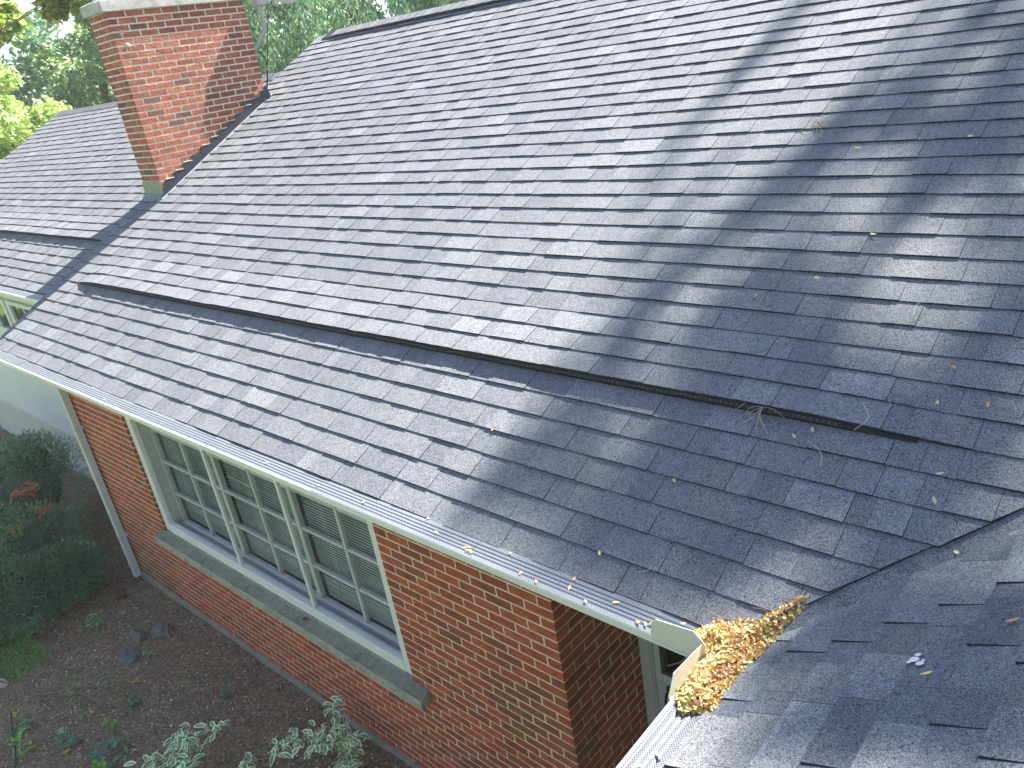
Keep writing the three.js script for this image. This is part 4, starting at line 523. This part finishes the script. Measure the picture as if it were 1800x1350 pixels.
  branch([[-5.45, 0.02, 1.55], [-5.3, 0.01, 1.42], [-5.1, 0.02, 1.22], [-4.95, 0, 1.1]], 0.007, 'pale dead branch lying at the left of the bed'); branch([[-5.28, 0, 1.42], [-5.1, 0.01, 1.45], [-4.98, 0, 1.5]], 0.005, 'short side twig of dead wood next to the pale branch'); branch([[-2.95, 0, 0.75], [-2.75, 0.02, 0.6], [-2.62, 0.01, 0.5]], 0.006, 'thin dead stick between the two variegated shrubs'); branch([[-4.15, 0.0, 1.6], [-3.95, 0.02, 1.6], [-3.6, 0.01, 1.52]], 0.006, 'dead stick below the broad grey green weed'); branch([[-4.35, 0, 0.45], [-4.2, 0.01, 0.4], [-4.05, 0, 0.42]], 0.004, 'short curved stick under the window');
  const stk = mesh('metal_stake', tube([V(-0.75, 0.02, -0.15), V(-0.3, 0.1, -0.05), V(0, 0.16, 0), V(0.3, 0.22, 0.07)], 0.009, 12, 8), std([0.06, 0.05, 0.045], { roughness: 0.6 })); stk.position.set(-4.65, onSoil(-4.65, 1.9), 1.9); tag(stk, 'thin dark metal stake leaning at the lower left corner', 'stake');
  // fallen maple leaves
  const maple = (x, z, col, s, rot, label) => { const sh = []; for (let i = 0; i < 10; i++) { const a = i * Math.PI / 5, k = i % 2 ? 0.42 : [1, 0.95, 0.7, 0.7, 0.95][i / 2 | 0]; sh.push([Math.cos(a) * k * s, Math.sin(a) * k * s]); } const g = new GB(); g.col = col; for (let i = 0; i < 10; i++) { const a = sh[i], b = sh[(i + 1) % 10]; g.tri([0, 0.008, 0], [a[0], 0.002 + 0.02 * ((i * 7) % 3) * s * 6, a[1]], [b[0], 0.004, b[1]]); } const m = mesh('maple_leaf', g.geo(), mLeaf); m.position.set(x, onSoil(x, z) + 0.012, z); m.rotation.y = rot; tag(m, label, 'leaf', 'fallen maple leaves'); };
  maple(-4.74, 0.86, [0.42, 0.26, 0.08], 0.075, 0.4, 'tan fallen maple leaf in the middle of the bed'); maple(-4.72, 1.55, [0.40, 0.34, 0.16], 0.07, 1.2, 'pale fallen maple leaf near the creeping weeds'); maple(-4.42, 1.62, [0.55, 0.40, 0.04], 0.05, 2.2, 'bright yellow fallen leaf right of the bright upright weed'); maple(-5.35, 1.75, [0.45, 0.38, 0.04], 0.07, 0.2, 'yellow fallen leaf at the left edge by the stake'); maple(-6.0, 0.98, [0.40, 0.2, 0.05], 0.06, 0.8, 'brown fallen leaf at the foot of the evergreen bush'); maple(-2.6, 0.06, [0.12, 0.05, 0.03], 0.045, 0.3, 'dark curled leaf near the footing');
  const sl = mesh('sill_leaf', (() => { const g = new GB(); g.col = [0.13, 0.05, 0.03]; leaflet(g, new THREE.Matrix4(), 0.06, 0.045, 0.4, 0.8); return g.geo(); })(), mLeaf); sl.position.set(-2.70, -1.21 + G, 0.028); sl.rotation.y = 0.5; tag(sl, 'curled dark brown leaf lying on the concrete window sill', 'leaf');
  const wp = new THREE.Group(); wp.name = 'broken_pot'; scene.add(wp); wp.position.set(-5.95, 0, 1.62); tag(wp, 'pale broken pot shards at the far left of the grass', 'pot'); for (const [x, z, q] of [[0, 0, 0.3], [0.05, 0.03, 1.1]]) { const g = new GB(); g.cbox(-0.03, 0.03, 0, 0.07, -0.006, 0.006, 0.003); const m = mesh('shard', g.geo(), std([0.62, 0.52, 0.45]), wp); m.position.set(x, onSoil(-5.95, 1.62) + 0.01, z); m.rotation.set(0.4, q, 0.3); }

  // ---------------------------------------------------------------- variegated shrubs
  const vTex = texture(64, 64, (u, v) => { const x = u * 2 - 1, y = (v * 2 - 1) / Math.max(0.08, 1 - Math.abs(x) ** 1.7), d = Math.abs(y) + 0.16 * vnoise(u * 9, v * 9, 3), e = Math.max(d, Math.abs(x)); const k = clamp((e - 0.60) * 9), vein = Math.abs(y) < 0.05 ? 0.08 : 0; return [lerp(0.19 + vein, 0.86, k), lerp(0.38 + vein, 0.92, k), lerp(0.15 + vein, 0.60, k)]; });
  const mVar = new THREE.MeshPhysicalMaterial({ color: 0xffffff, map: vTex, vertexColors: true, roughness: 0.55, transmission: 0.2, thickness: 0, side: THREE.DoubleSide });
  function vleaf(gb, M, len, wid, cup) { const q = (x, y, z) => V(x, y, z).applyMatrix4(M).toArray(), n = 6, row = []; for (let i = 0; i <= n; i++) { const t = i / n, w = Math.sin(Math.PI * t ** 0.85) ** 0.8 * wid / 2 + 0.0005, x = t * len, y = -cup * len * (t - 0.3) ** 2; row.push([q(x, y + w * 0.35, -w), q(x, y, 0), q(x, y + w * 0.35, w), t, w / wid * 2]); } for (let i = 0; i < n; i++) { const a = row[i], b = row[i + 1]; for (const [k, s] of [[0, -1], [1, 1]]) { const ua = k ? [a[3], 0.5] : [a[3], 0.5 - a[4] / 2], ub = k ? [b[3], 0.5] : [b[3], 0.5 - b[4] / 2], va = k ? [a[3], 0.5 + a[4] / 2] : [a[3], 0.5], vb = k ? [b[3], 0.5 + b[4] / 2] : [b[3], 0.5]; gb.quad(a[k], b[k], b[k + 1], a[k + 1], ua, ub, vb, va); } } }
  const shrub = (x, z, stems, leaves, label, ls, seed) => { const t = thing('variegated_shrub', label, 'shrub', [x, onSoil(x, z), z], 'variegated shrubs'), q = rngOf(seed); const lg = new GB();
    stems.forEach((pts) => { const curve = new THREE.CatmullRomCurve3(pts.map((p) => V(...p))); mesh('stem', new THREE.TubeGeometry(curve, 14, 0.0045, 5), std([0.16, 0.13, 0.07]), t); for (let i = 0; i < leaves; i++) { const s = 0.25 + 0.75 * (i + q()) / leaves, p = curve.getPoint(s); p.add(V((q() - 0.5) * 0.11, (q() - 0.35) * 0.09, (q() - 0.5) * 0.11)); const k = 0.8 + q() * 0.35; lg.col = [k, k, k]; vleaf(lg, new THREE.Matrix4().makeRotationFromEuler(new THREE.Euler((q() - 0.5) * 1.1, q() * 6.28, 0.35 - q() * 0.9, 'YXZ')).setPosition(p), ls * (0.7 + q() * 0.5), ls * 0.42, 0.5); } }); mesh('leaves', lg.geo(), mVar, t); };
  shrub(-3.05, 1.22, [[[0, 0, 0], [0.05, 0.25, -0.1], [0.06, 0.42, -0.26], [0.08, 0.46, -0.42]], [[0, 0, 0], [-0.02, 0.25, 0], [-0.06, 0.4, 0.06], [-0.1, 0.44, 0.14]], [[0, 0, 0], [0.02, 0.3, -0.02], [0.04, 0.44, -0.12], [0, 0.48, -0.2]], [[0, 0, 0], [0.1, 0.25, 0.05], [0.16, 0.38, 0.02], [0.18, 0.4, -0.1]], [[0, 0, 0], [-0.05, 0.28, -0.08], [-0.08, 0.42, -0.12], [-0.1, 0.42, -0.18]], [[0, 0, 0], [0.1, 0.2, 0.15], [0.12, 0.4, 0.22], [0.1, 0.45, 0.35]]], 42, 'green and cream variegated shrub at the bottom edge, left of centre', 0.085, 1);
  shrub(-2.22, 0.28, [[[0, 0, 0], [0.02, 0.25, 0.05], [0, 0.42, 0.15], [-0.05, 0.45, 0.32]], [[0, 0, 0], [-0.06, 0.2, -0.06], [-0.12, 0.36, -0.1], [-0.2, 0.42, -0.08]], [[0, 0, 0], [0.1, 0.25, 0], [0.2, 0.38, 0.02], [0.28, 0.38, 0.0]], [[0, 0, 0], [0.06, 0.3, 0.04], [0.1, 0.44, 0.12], [0.08, 0.45, 0.22]], [[0, 0, 0], [-0.1, 0.2, 0.1], [-0.2, 0.35, 0.26], [-0.24, 0.34, 0.42]], [[0, 0, 0], [0.14, 0.15, 0.08], [0.24, 0.24, 0.12], [0.3, 0.22, 0.16]]], 34, 'green and cream variegated shrub growing against the brick wall', 0.085, 2);
  shrub(-2.45, 1.02, [[[0, 0, 0], [0, 0.25, 0], [0.02, 0.42, -0.05], [0.0, 0.46, -0.1]], [[0, 0, 0], [0.03, 0.2, 0.03], [0.08, 0.36, 0.05], [0.12, 0.4, 0.0]]], 20, 'small variegated shoot cut by the bottom edge between the two shrubs', 0.1, 3);
  shrub(-1.98, 0.66, [[[0, 0, 0], [0, 0.16, -0.02], [0.02, 0.3, -0.05], [0.02, 0.32, -0.1]]], 12, 'single low variegated sprig in front of the wall shrub', 0.075, 4);
  // ---------------------------------------------------------------- evergreen bush
  const bush = thing('evergreen_bush', 'dark green yew bush with a few orange leaves beside the downspout', 'bush', [-8.0, 0, 0.6]);
  const bl = [[0.55, 0.45, 0.15, 0.62], [-0.3, 0.75, -0.25, 0.72], [-0.2, 0.55, 0.75, 0.75], [0.85, 0.35, 0.65, 0.55], [-1.2, 0.8, 0.1, 0.8], [-1.2, 0.6, 1.1, 0.8], [0.5, 0.35, 1.2, 0.5], [-2.2, 0.7, 0.6, 0.8], [-0.6, 1.0, -0.5, 0.4], [1.05, 0.22, 0.25, 0.36], [1.2, 0.3, 0.0, 0.38], [1.2, 0.3, 0.5, 0.48], [1.0, 0.32, 1.0, 0.5]];
  const fg = new GB(), q = rngOf(515); for (let i = 0; i < 56000; i++) { const b = bl[Math.floor(q() * bl.length)], u = q() * 2 - 1, a = q() * 6.28, s = Math.sqrt(1 - u * u), d = b[3] * (0.55 + 0.5 * q() ** 0.5) * (0.8 + 0.4 * vnoise(a * 3 + b[0] * 5, u * 4, 7)), P = V(b[0] + Math.cos(a) * s * d, b[1] + u * d * 0.85, b[2] + Math.sin(a) * s * d); if (P.y < 0.02) continue; const k = 0.55 + q() * 0.8; fg.col = q() < 0.12 ? [0.30 * k, 0.46 * k, 0.18 * k] : [0.17 * k, 0.30 * k, 0.15 * k]; const M = new THREE.Matrix4().lookAt(V(0, 0, 0), V(Math.cos(a) * s + (q() - 0.5), u + 0.3 + (q() - 0.5), Math.sin(a) * s + (q() - 0.5)), V(0, 1, 0.1)).setPosition(P), l = 0.035 + q() * 0.03, w = 0.007, T = (x, y, z) => V(x, y, z).applyMatrix4(M).toArray(); fg.tri(T(-w, 0, 0), T(w, 0, 0), T(0, 0.004, -l)); fg.tri(T(-w * 3, 0, -l * 0.4), T(0, 0, -l * 0.25), T(w * 3, 0, -l * 0.55)); }
  mesh('foliage', fg.geo(), mWeed, bush); for (const b of bl) mesh('stem', tube([V(0.0, -0.05, 0.2), V(b[0] * 0.5, b[1] * 0.4, b[2] * 0.6), V(b[0], b[1], b[2])], 0.018, 8, 6), std([0.10, 0.07, 0.05]), bush);
  const core = mergeGeometries(bl.map((b) => { const g = new THREE.IcosahedronGeometry(b[3] * 0.52, 2); g.scale(1, 0.85, 1); return g.translate(b[0], Math.max(b[1], b[3] * 0.3), b[2]); })); mesh('inner_twigs', core, std([0.05, 0.075, 0.045], { roughness: 1 }), bush);
  const sprig = (x, y, z, n, rad, cols, label, s) => { const g = new GB(), k = rngOf(Math.round(x * 99 + z * 7 + 5000)); for (let i = 0; i < n; i++) { g.col = cols[Math.floor(k() * cols.length)]; leaflet(g, new THREE.Matrix4().makeRotationFromEuler(new THREE.Euler((k() - 0.5) * 1.4, k() * 6.28, (k() - 0.5) * 1.4)).setPosition((k() - 0.5) * rad * 2, (k() - 0.5) * rad, (k() - 0.5) * rad * 2), s * (0.7 + k() * 0.6), s * 0.6, 0.3, 0.4); } const t = thing('leafy_sprig', label, 'sprig', [x, y, z], 'coloured sprigs in the bush'); mesh('leaves', g.geo(), mWeed, t); mesh('stem', tube([V(0, -0.35, 0), V(0.01, -0.15, 0.01), V(0, 0, 0)], 0.005, 6, 5), std([0.1, 0.07, 0.04]), t); };
  sprig(-7.62, 1.06, 0.52, 60, 0.13, [[0.45, 0.13, 0.03], [0.5, 0.17, 0.04], [0.38, 0.1, 0.03]], 'orange leafed sprig poking out of the evergreen bush', 0.08); sprig(-7.15, 0.95, 0.5, 26, 0.09, [[0.4, 0.12, 0.04], [0.3, 0.1, 0.04]], 'smaller orange brown sprig right of the bright orange one', 0.07); sprig(-7.35, 0.78, 0.85, 40, 0.12, [[0.28, 0.32, 0.05], [0.4, 0.34, 0.05], [0.45, 0.18, 0.03]], 'yellow green sprig low on the left of the bush', 0.06);
}
// ------------------------------------------------------------------ trees
const mCrown = new THREE.MeshPhysicalMaterial({ color: 0xffffff, vertexColors: true, roughness: 0.7, transmission: 0.5, thickness: 0, side: THREE.DoubleSide });
const mBark = std([0.13, 0.10, 0.075], { map: rep(brickTex, 1), roughness: 0.95 });
function leafCloud(gb, r, c, rad, n, size, cols, { droop = 0, shell = 0.35 } = {}) {
  for (let i = 0; i < n; i++) {
    const u = r() * 2 - 1, a = r() * 6.28, s = Math.sqrt(1 - u * u), d = lerp(shell, 1, Math.cbrt(r())) * (0.75 + 0.5 * r()), k = 0.7 + r() * 0.6;
    const P = V(c[0] + Math.cos(a) * s * rad[0] * d, c[1] + u * rad[1] * d, c[2] + Math.sin(a) * s * rad[2] * d);
    gb.col = cols[Math.floor(r() * cols.length)].map((x) => x * k);
    const e = new THREE.Euler((r() - 0.5) * 2.2, r() * 6.28, droop ? -1.3 + (r() - 0.5) * 0.5 : (r() - 0.5) * 2.2, 'YXZ'), M = new THREE.Matrix4().makeRotationFromEuler(e).setPosition(P), l = size * (0.6 + r() * 0.8), w = l * (droop ? 0.2 : 0.36), T = (x, y, z) => V(x, y, z).applyMatrix4(M).toArray();
    const A = T(-l / 2, 0, 0), B = T(0, l * 0.08, w), C = T(l / 2, 0, 0), D = T(0, l * 0.08, -w); gb.tri(A, B, C, [0, 0], [1, 0], [1, 1]); gb.tri(A, C, D, [0, 0], [1, 1], [0, 1]);
  }
}
function limb(pts, r0, r1) { const c = new THREE.CatmullRomCurve3(pts.map((p) => V(...p))), g = new THREE.TubeGeometry(c, 14, 1, 7), p = g.attributes.position; for (let i = 0; i <= 14; i++) { const o = c.getPointAt(i / 14), w = lerp(r0, r1, i / 14); for (let j = 0; j <= 7; j++) { const k = i * 8 + j; p.setXYZ(k, o.x + (p.getX(k) - o.x) * w, o.y + (p.getY(k) - o.y) * w, o.z + (p.getZ(k) - o.z) * w); } } g.computeVertexNormals(); return g; }
function tree(name, label, base, blobs, perBlob, size, cols, seed, opt = {}) {
  const t = thing(name, label, 'tree', base, opt.group), r = rngOf(seed), g = new GB(), top = blobs.reduce((m, b) => Math.max(m, b[1]), 0);
  for (const b of blobs) { const rad = Array.isArray(b[3]) ? b[3] : [b[3], b[3] * 0.85, b[3]], m = opt.sub ?? 7; if (opt.plain) leafCloud(g, r, b, rad, Math.round(perBlob * (b[4] ?? 1)), size, cols, opt); else for (let i = 0; i < m; i++) { const u = r() * 2 - 1, a = r() * 6.28, s = Math.sqrt(1 - u * u), d = 0.35 + 0.6 * r(), c = [b[0] + Math.cos(a) * s * rad[0] * d, b[1] + u * rad[1] * d, b[2] + Math.sin(a) * s * rad[2] * d]; leafCloud(g, r, c, rad.map((x) => x * (0.3 + 0.2 * r())), Math.round(perBlob / m), size, cols, opt); } }
  mesh('crown', g.geo(), mCrown, t); const th = opt.trunk ?? top * 0.75, tr = opt.rad ?? 0.25;
  mesh('trunk', limb([[0, -0.3, 0], [0.1, th * 0.4, 0.05], [(opt.lean?.[0] ?? 0) * 0.6, th * 0.8, (opt.lean?.[1] ?? 0) * 0.6], [opt.lean?.[0] ?? 0.1, th, opt.lean?.[1] ?? 0]], tr, tr * 0.4), mBark, t);
  const lim = []; if (!opt.noLimbs) for (const b of blobs) if (!opt.fewLimbs || r() < 0.5) { const h = clamp(b[1] * 0.62, 1, th), f = h / th, lx = (opt.lean?.[0] ?? 0) * f, lz = (opt.lean?.[1] ?? 0) * f; lim.push(limb([[lx, h, lz], [lerp(lx, b[0], 0.5), lerp(h, b[1], 0.35), lerp(lz, b[2], 0.5)], [b[0], b[1], b[2]]], opt.limb ?? Math.min(tr * 0.28, 0.035), 0.006)); } if (lim.length) mesh('limbs', mergeGeometries(lim), mBark, t);
  return t;
}
{
  const yg = [[0.44, 0.58, 0.17], [0.52, 0.62, 0.19], [0.36, 0.52, 0.17], [0.56, 0.60, 0.22]], mg = [[0.20, 0.36, 0.13], [0.26, 0.42, 0.15], [0.14, 0.28, 0.12], [0.35, 0.45, 0.15]], wl = [[0.15, 0.30, 0.15], [0.21, 0.38, 0.17], [0.11, 0.22, 0.13], [0.29, 0.42, 0.17], [0.18, 0.33, 0.20]], mp = [[0.32, 0.45, 0.08], [0.42, 0.50, 0.10], [0.22, 0.36, 0.08], [0.46, 0.42, 0.10]];
  tree('light_green_tree', 'light yellow green tree filling the left edge beyond the far wing', [-21.5, 0, -4.2], [[0, 6.2, 0.6, 1.5], [-0.6, 6.9, 1.4, 1.3], [0, 4.2, 0, 1.7], [1.2, 3.2, -0.8, 1.5], [-1, 5.2, 0.3, 1.4], [1.6, 2.2, -0.4, 1.4], [0.8, 3.9, 0.9, 1.5], [2.2, 1.6, 0.8, 1.3], [0.2, 5.4, -0.5, 1.1], [-1.5, 3.4, 1.5, 1.6], [0.6, 4.6, -1.0, 1.2], [0.6, 2.6, -1.9, 1.3]], 3400, 0.14, yg, 21);
  tree('mid_green_tree', 'mid green tree between the sky gap and the brick chimney', [-26, 0, -9.6], [[0, 5.6, 0, 1.6], [1.0, 4.2, -0.8, 1.7], [-0.6, 3.0, 0.8, 1.7], [0.8, 7.0, -1.2, 1.3], [1.6, 2.2, -0.6, 1.8], [-0.2, 1.8, 1.8, 1.6], [-1.0, 4.8, 1.2, 1.2], [0.4, 8.2, -0.4, 1.2], [0.3, 3.9, 2.2, 1.1], [-1, 6.4, -2.2, 1.6], [0, 4.6, -3.0, 1.6]], 3200, 0.15, mg, 22);
  tree('maple_tree', 'maple whose leafy branch tips hang into the top left corner', [-14.5, 0, 4.0], [[2.2, 6.75, -6.1, 0.75], [3.0, 6.35, -6.4, 0.5], [1.2, 6.7, -5.7, 0.8], [3.9, 6.45, -6.9, 0.42], [4.6, 6.6, -7.1, 0.4], [1.0, 8.8, -4, 1.6], [0, 10, -1, 2.2], [-1, 8.5, 1, 2.2], [1.6, 6.15, -5.9, 0.4], [0.6, 6.1, -5.5, 0.5], [2.6, 6.2, -6.0, 0.35]], 1100, 0.13, mp, 23, { trunk: 9, rad: 0.22, sub: 5, limb: 0.014 });
  const strands = []; { const r = rngOf(31); for (let i = 0; i < 210; i++) { const a = r() * 6.28, d = Math.sqrt(r()) * 4.8, x = Math.cos(a) * d * 1.5, z = Math.sin(a) * d, h = 3.4 + r() * 6; strands.push([x, h, z, [0.3, 0.9 + r() * 0.8, 0.3]]); } }
  tree('weeping_tree', 'dense weeping tree with hanging green strands behind the ridge', [-17.5, 0, -13.6], strands, 330, 0.15, wl, 24, { plain: true, droop: 1, trunk: 8, rad: 0.3, noLimbs: true, shell: 0 });
  tree('weeping_tree', 'second weeping tree behind the roof right of the dish', [-12, 0, -19], strands.map((b) => [b[0] * 1.1, b[1] * 1.05, -b[2], b[3]]), 330, 0.17, wl, 25, { plain: true, droop: 1, trunk: 9, rad: 0.3, noLimbs: true, shell: 0 });
  tree('dark_shrub_tree', 'dark round shrub showing just beyond the far ridge beside the chimney', [-17, 0, -9.4], [[0, 3.6, 0, 1.1], [0.7, 4.1, -0.4, 0.8], [-0.7, 3.0, 0.3, 1.1]], 3200, 0.08, [[0.05, 0.13, 0.09], [0.07, 0.16, 0.10]], 26, { trunk: 3.2, rad: 0.12 });
  for (let i = 0; i < 8; i++) { const x = -41 + i * 3.4 + hash2(i, 1) * 2, z = 0 - i * 4.0 - hash2(i, 2) * 2; tree('background_tree', ['pale', 'rounded', 'tall', 'broad', 'narrow', 'leaning', 'dark', 'ragged'][i] + ' green tree in the far row behind the nearer trees', [x, 0, z], [[0, 5.0, 0, 2.6], [1.8, 3.0, 0.8, 2.2], [-1.7, 3.4, -0.5, 2.2], [0.4, 7.4 + hash2(i, 4) * 1.5, 0.3, 2.1], [0.2, 1.8, 1.0, 2.4], [-1.2, 6.0, 1.4, 1.9]], 2000, 0.24, [yg, mg, wl][i % 3], 40 + i, { group: 'far row of trees', sub: 9 }); }
  // trees on the front lawn, out of the frame behind the camera: sunlit from over the ridge, they give the shaded front its green light
  [[-13, 11.5, 'left'], [-6.2, 13.5, 'middle'], [1.2, 14.5, 'right']].forEach(([x, z, w], i) => tree('lawn_tree', `leafy ${w} tree on the front lawn facing the brick wall`, [x, 0, z], [[0, 4.2, 0, 2.6], [2.2, 3.4, -0.6, 2.2], [-2.2, 3.6, -0.3, 2.2], [0.4, 5.6, 0, 2.0], [-1.6, 5.0, 0.6, 1.8], [1.8, 4.9, 0.4, 1.8], [0.2, 2.2, -1.0, 2.2]], 1500, 0.24, i % 2 ? yg : mg, 140 + i, { group: 'trees on the front lawn', sub: 9 }));
  // tall tree behind the house, whose crown throws the dappled shade on the right half of the roofs
  const sh = [[-0.24,4.8,-3.65,0.1],[-0.3,4.59,-3.23,0.1],[-0.39,4.42,-2.9,0.09],[-0.46,4.21,-2.47,0.06],[-0.51,4.11,-2.27,0.08],[0.98,4.61,-3.28,0.13],[1.23,4.51,-3.07,0.15],[0.76,4.33,-2.72,0.09],[0.93,4.21,-2.47,0.12],[1.18,4.17,-2.38,0.12],[1.35,4.23,-2.51,0.15],[1.38,4.03,-2.11,0.16],[1.14,4.01,-2.08,0.14],[0.81,4.14,-2.32,0.11],[-0.42,3.94,-1.93,0.07],[-0.12,4.01,-2.07,0.05],[0.05,3.4,-0.84,0.1],[-0.03,3.32,-0.69,0.08],[-0.22,3.16,-0.38,0.07],[-0.22,2.97,0.02,0.09],[-0.01,2.91,0.14,0.09],[0.45,2.9,0.14,0.1],[0.51,3.12,-0.29,0.1],[0.72,3.06,-0.17,0.1],[-0.05,3.05,-0.15,0.08],[0.44,2.84,0.27,0.09],[0.71,2.88,0.19,0.1],[0.15,3.25,-0.55,0.1],[0.14,3.14,-0.33,0.11],[0.24,2.97,0.01,0.12],[0.58,2.96,0.02,0.12],[-0.18,3.74,-1.53,0.08],[-0.24,3.61,-1.27,0.06],[0.57,4.13,-2.32,0.12],[0.51,4,-2.05,0.12],[0.41,3.9,-1.84,0.12],[0.26,3.81,-1.67,0.1],[1.1,3.86,-1.77,0.12],[0.14,3.73,-1.5,0.1],[0.06,3.6,-1.26,0.1],[1.57,3.78,-1.61,0.15],[-0.04,3.5,-1.05,0.1],[-0.25,3.32,-0.69,0.07],[0.49,3.57,-1.19,0.12],[0.74,3.62,-1.28,0.14],[0.43,3.48,-1,0.12],[0.71,3.46,-0.97,0.14],[0.95,3.46,-0.98,0.14],[1.68,3.57,-1.2,0.15],[0.7,3.35,-0.75,0.14],[0.99,3.33,-0.71,0.15],[1.24,3.31,-0.68,0.15],[1.45,3.33,-0.72,0.14],[1.59,3.44,-0.93,0.08],[0.37,3.39,-0.82,0.08],[0.47,3.23,-0.52,0.1],[0.81,3.18,-0.42,0.14],[1.11,3.19,-0.43,0.15],[1.38,3.19,-0.42,0.15],[1.6,3.23,-0.5,0.14],[1.77,3.29,-0.64,0.12],[0.06,3.23,-0.5,0.07],[-0.04,3.12,-0.28,0.08],[-0.17,3.01,-0.06,0.06],[-0.26,2.87,0.21,0.1],[0.15,3.03,-0.11,0.1],[0.55,2.92,0.11,0.13],[0.26,2.86,0.23,0.1],[0.76,2.98,-0,0.15],[1.06,2.99,-0.02,0.15],[0.92,2.88,0.19,0.12],[1.19,3.04,-0.13,0.12],[1.58,3.13,-0.31,0.1],[1.56,2.97,-0.17,0.15],[1.26,2.82,-0.06,0.1],[1.44,2.91,0.34,0.15],[1.57,2.97,0.19,0.15],[1.7,3.04,0.07,0.12],[1.62,3,0.56,0.12],[1.77,3.07,0.48,0.15],[1.91,3.14,0.35,0.15],[2.05,3.22,0.42,0.15],[1.57,2.97,0.72,0.1],[1.87,3.12,0.62,0.12],[1.73,3.06,0.72,0.12],[2.01,3.2,0.56,0.14],[2.1,3.24,0.6,0.14],[1.53,2.95,0.82,0.08],[1.86,3.12,0.77,0.1],[1.96,3.17,0.1,0.14],[1.82,3.1,-0.05,0.1],[1.63,3.01,0.37,0.14],[1.89,3.13,0.5,0.12],[1.43,2.91,0.14,0.1],[2.12,3.25,0.73,0.1],[1.39,2.89,0.66,0.05],[1.93,3.15,-0.32,0.08]], D = 16, r = rngOf(99), bx = 5.2, bz = -18, blobs = [];
  for (const [x, y, z, q0] of sh) { const q = q0 * (0.8 + r() * 0.45); const t = D + (r() - 0.5) * 4; blobs.push([x + SUN.x * t * 1.5 - bx, y + SUN.y * t * 1.5, z + SUN.z * t * 1.5 - bz, [q * 1.25, q * 1.1, q * 1.1], clamp((q0 / 0.13) ** 2, 0.25, 1.6) * (0.7 + 0.5 * r()) * (x < 0.3 ? 0.6 : 1)]); }
  for (let i = 0; i < 90; i++) { const x = 2.3 + r() * 6.5, z = -5 + r() * 7.5, y = 4.4, t = (D + (r() - 0.5) * 5) * 1.5; blobs.push([x + SUN.x * t - bx, y + SUN.y * t, z + SUN.z * t - bz, [0.3 + r() * 0.3, 0.3 + r() * 0.25, 0.3 + r() * 0.3]]); }
  tree('tall_shade_tree', 'tall leafy tree behind the house that shades the right part of the roofs', [bx, 0, bz], blobs, 104, 0.085, mg, 61, { plain: true, trunk: 19, rad: 0.42, fewLimbs: true, shell: 0, lean: [-0.4, 0.3] });
}

renderer.render(scene, camera);
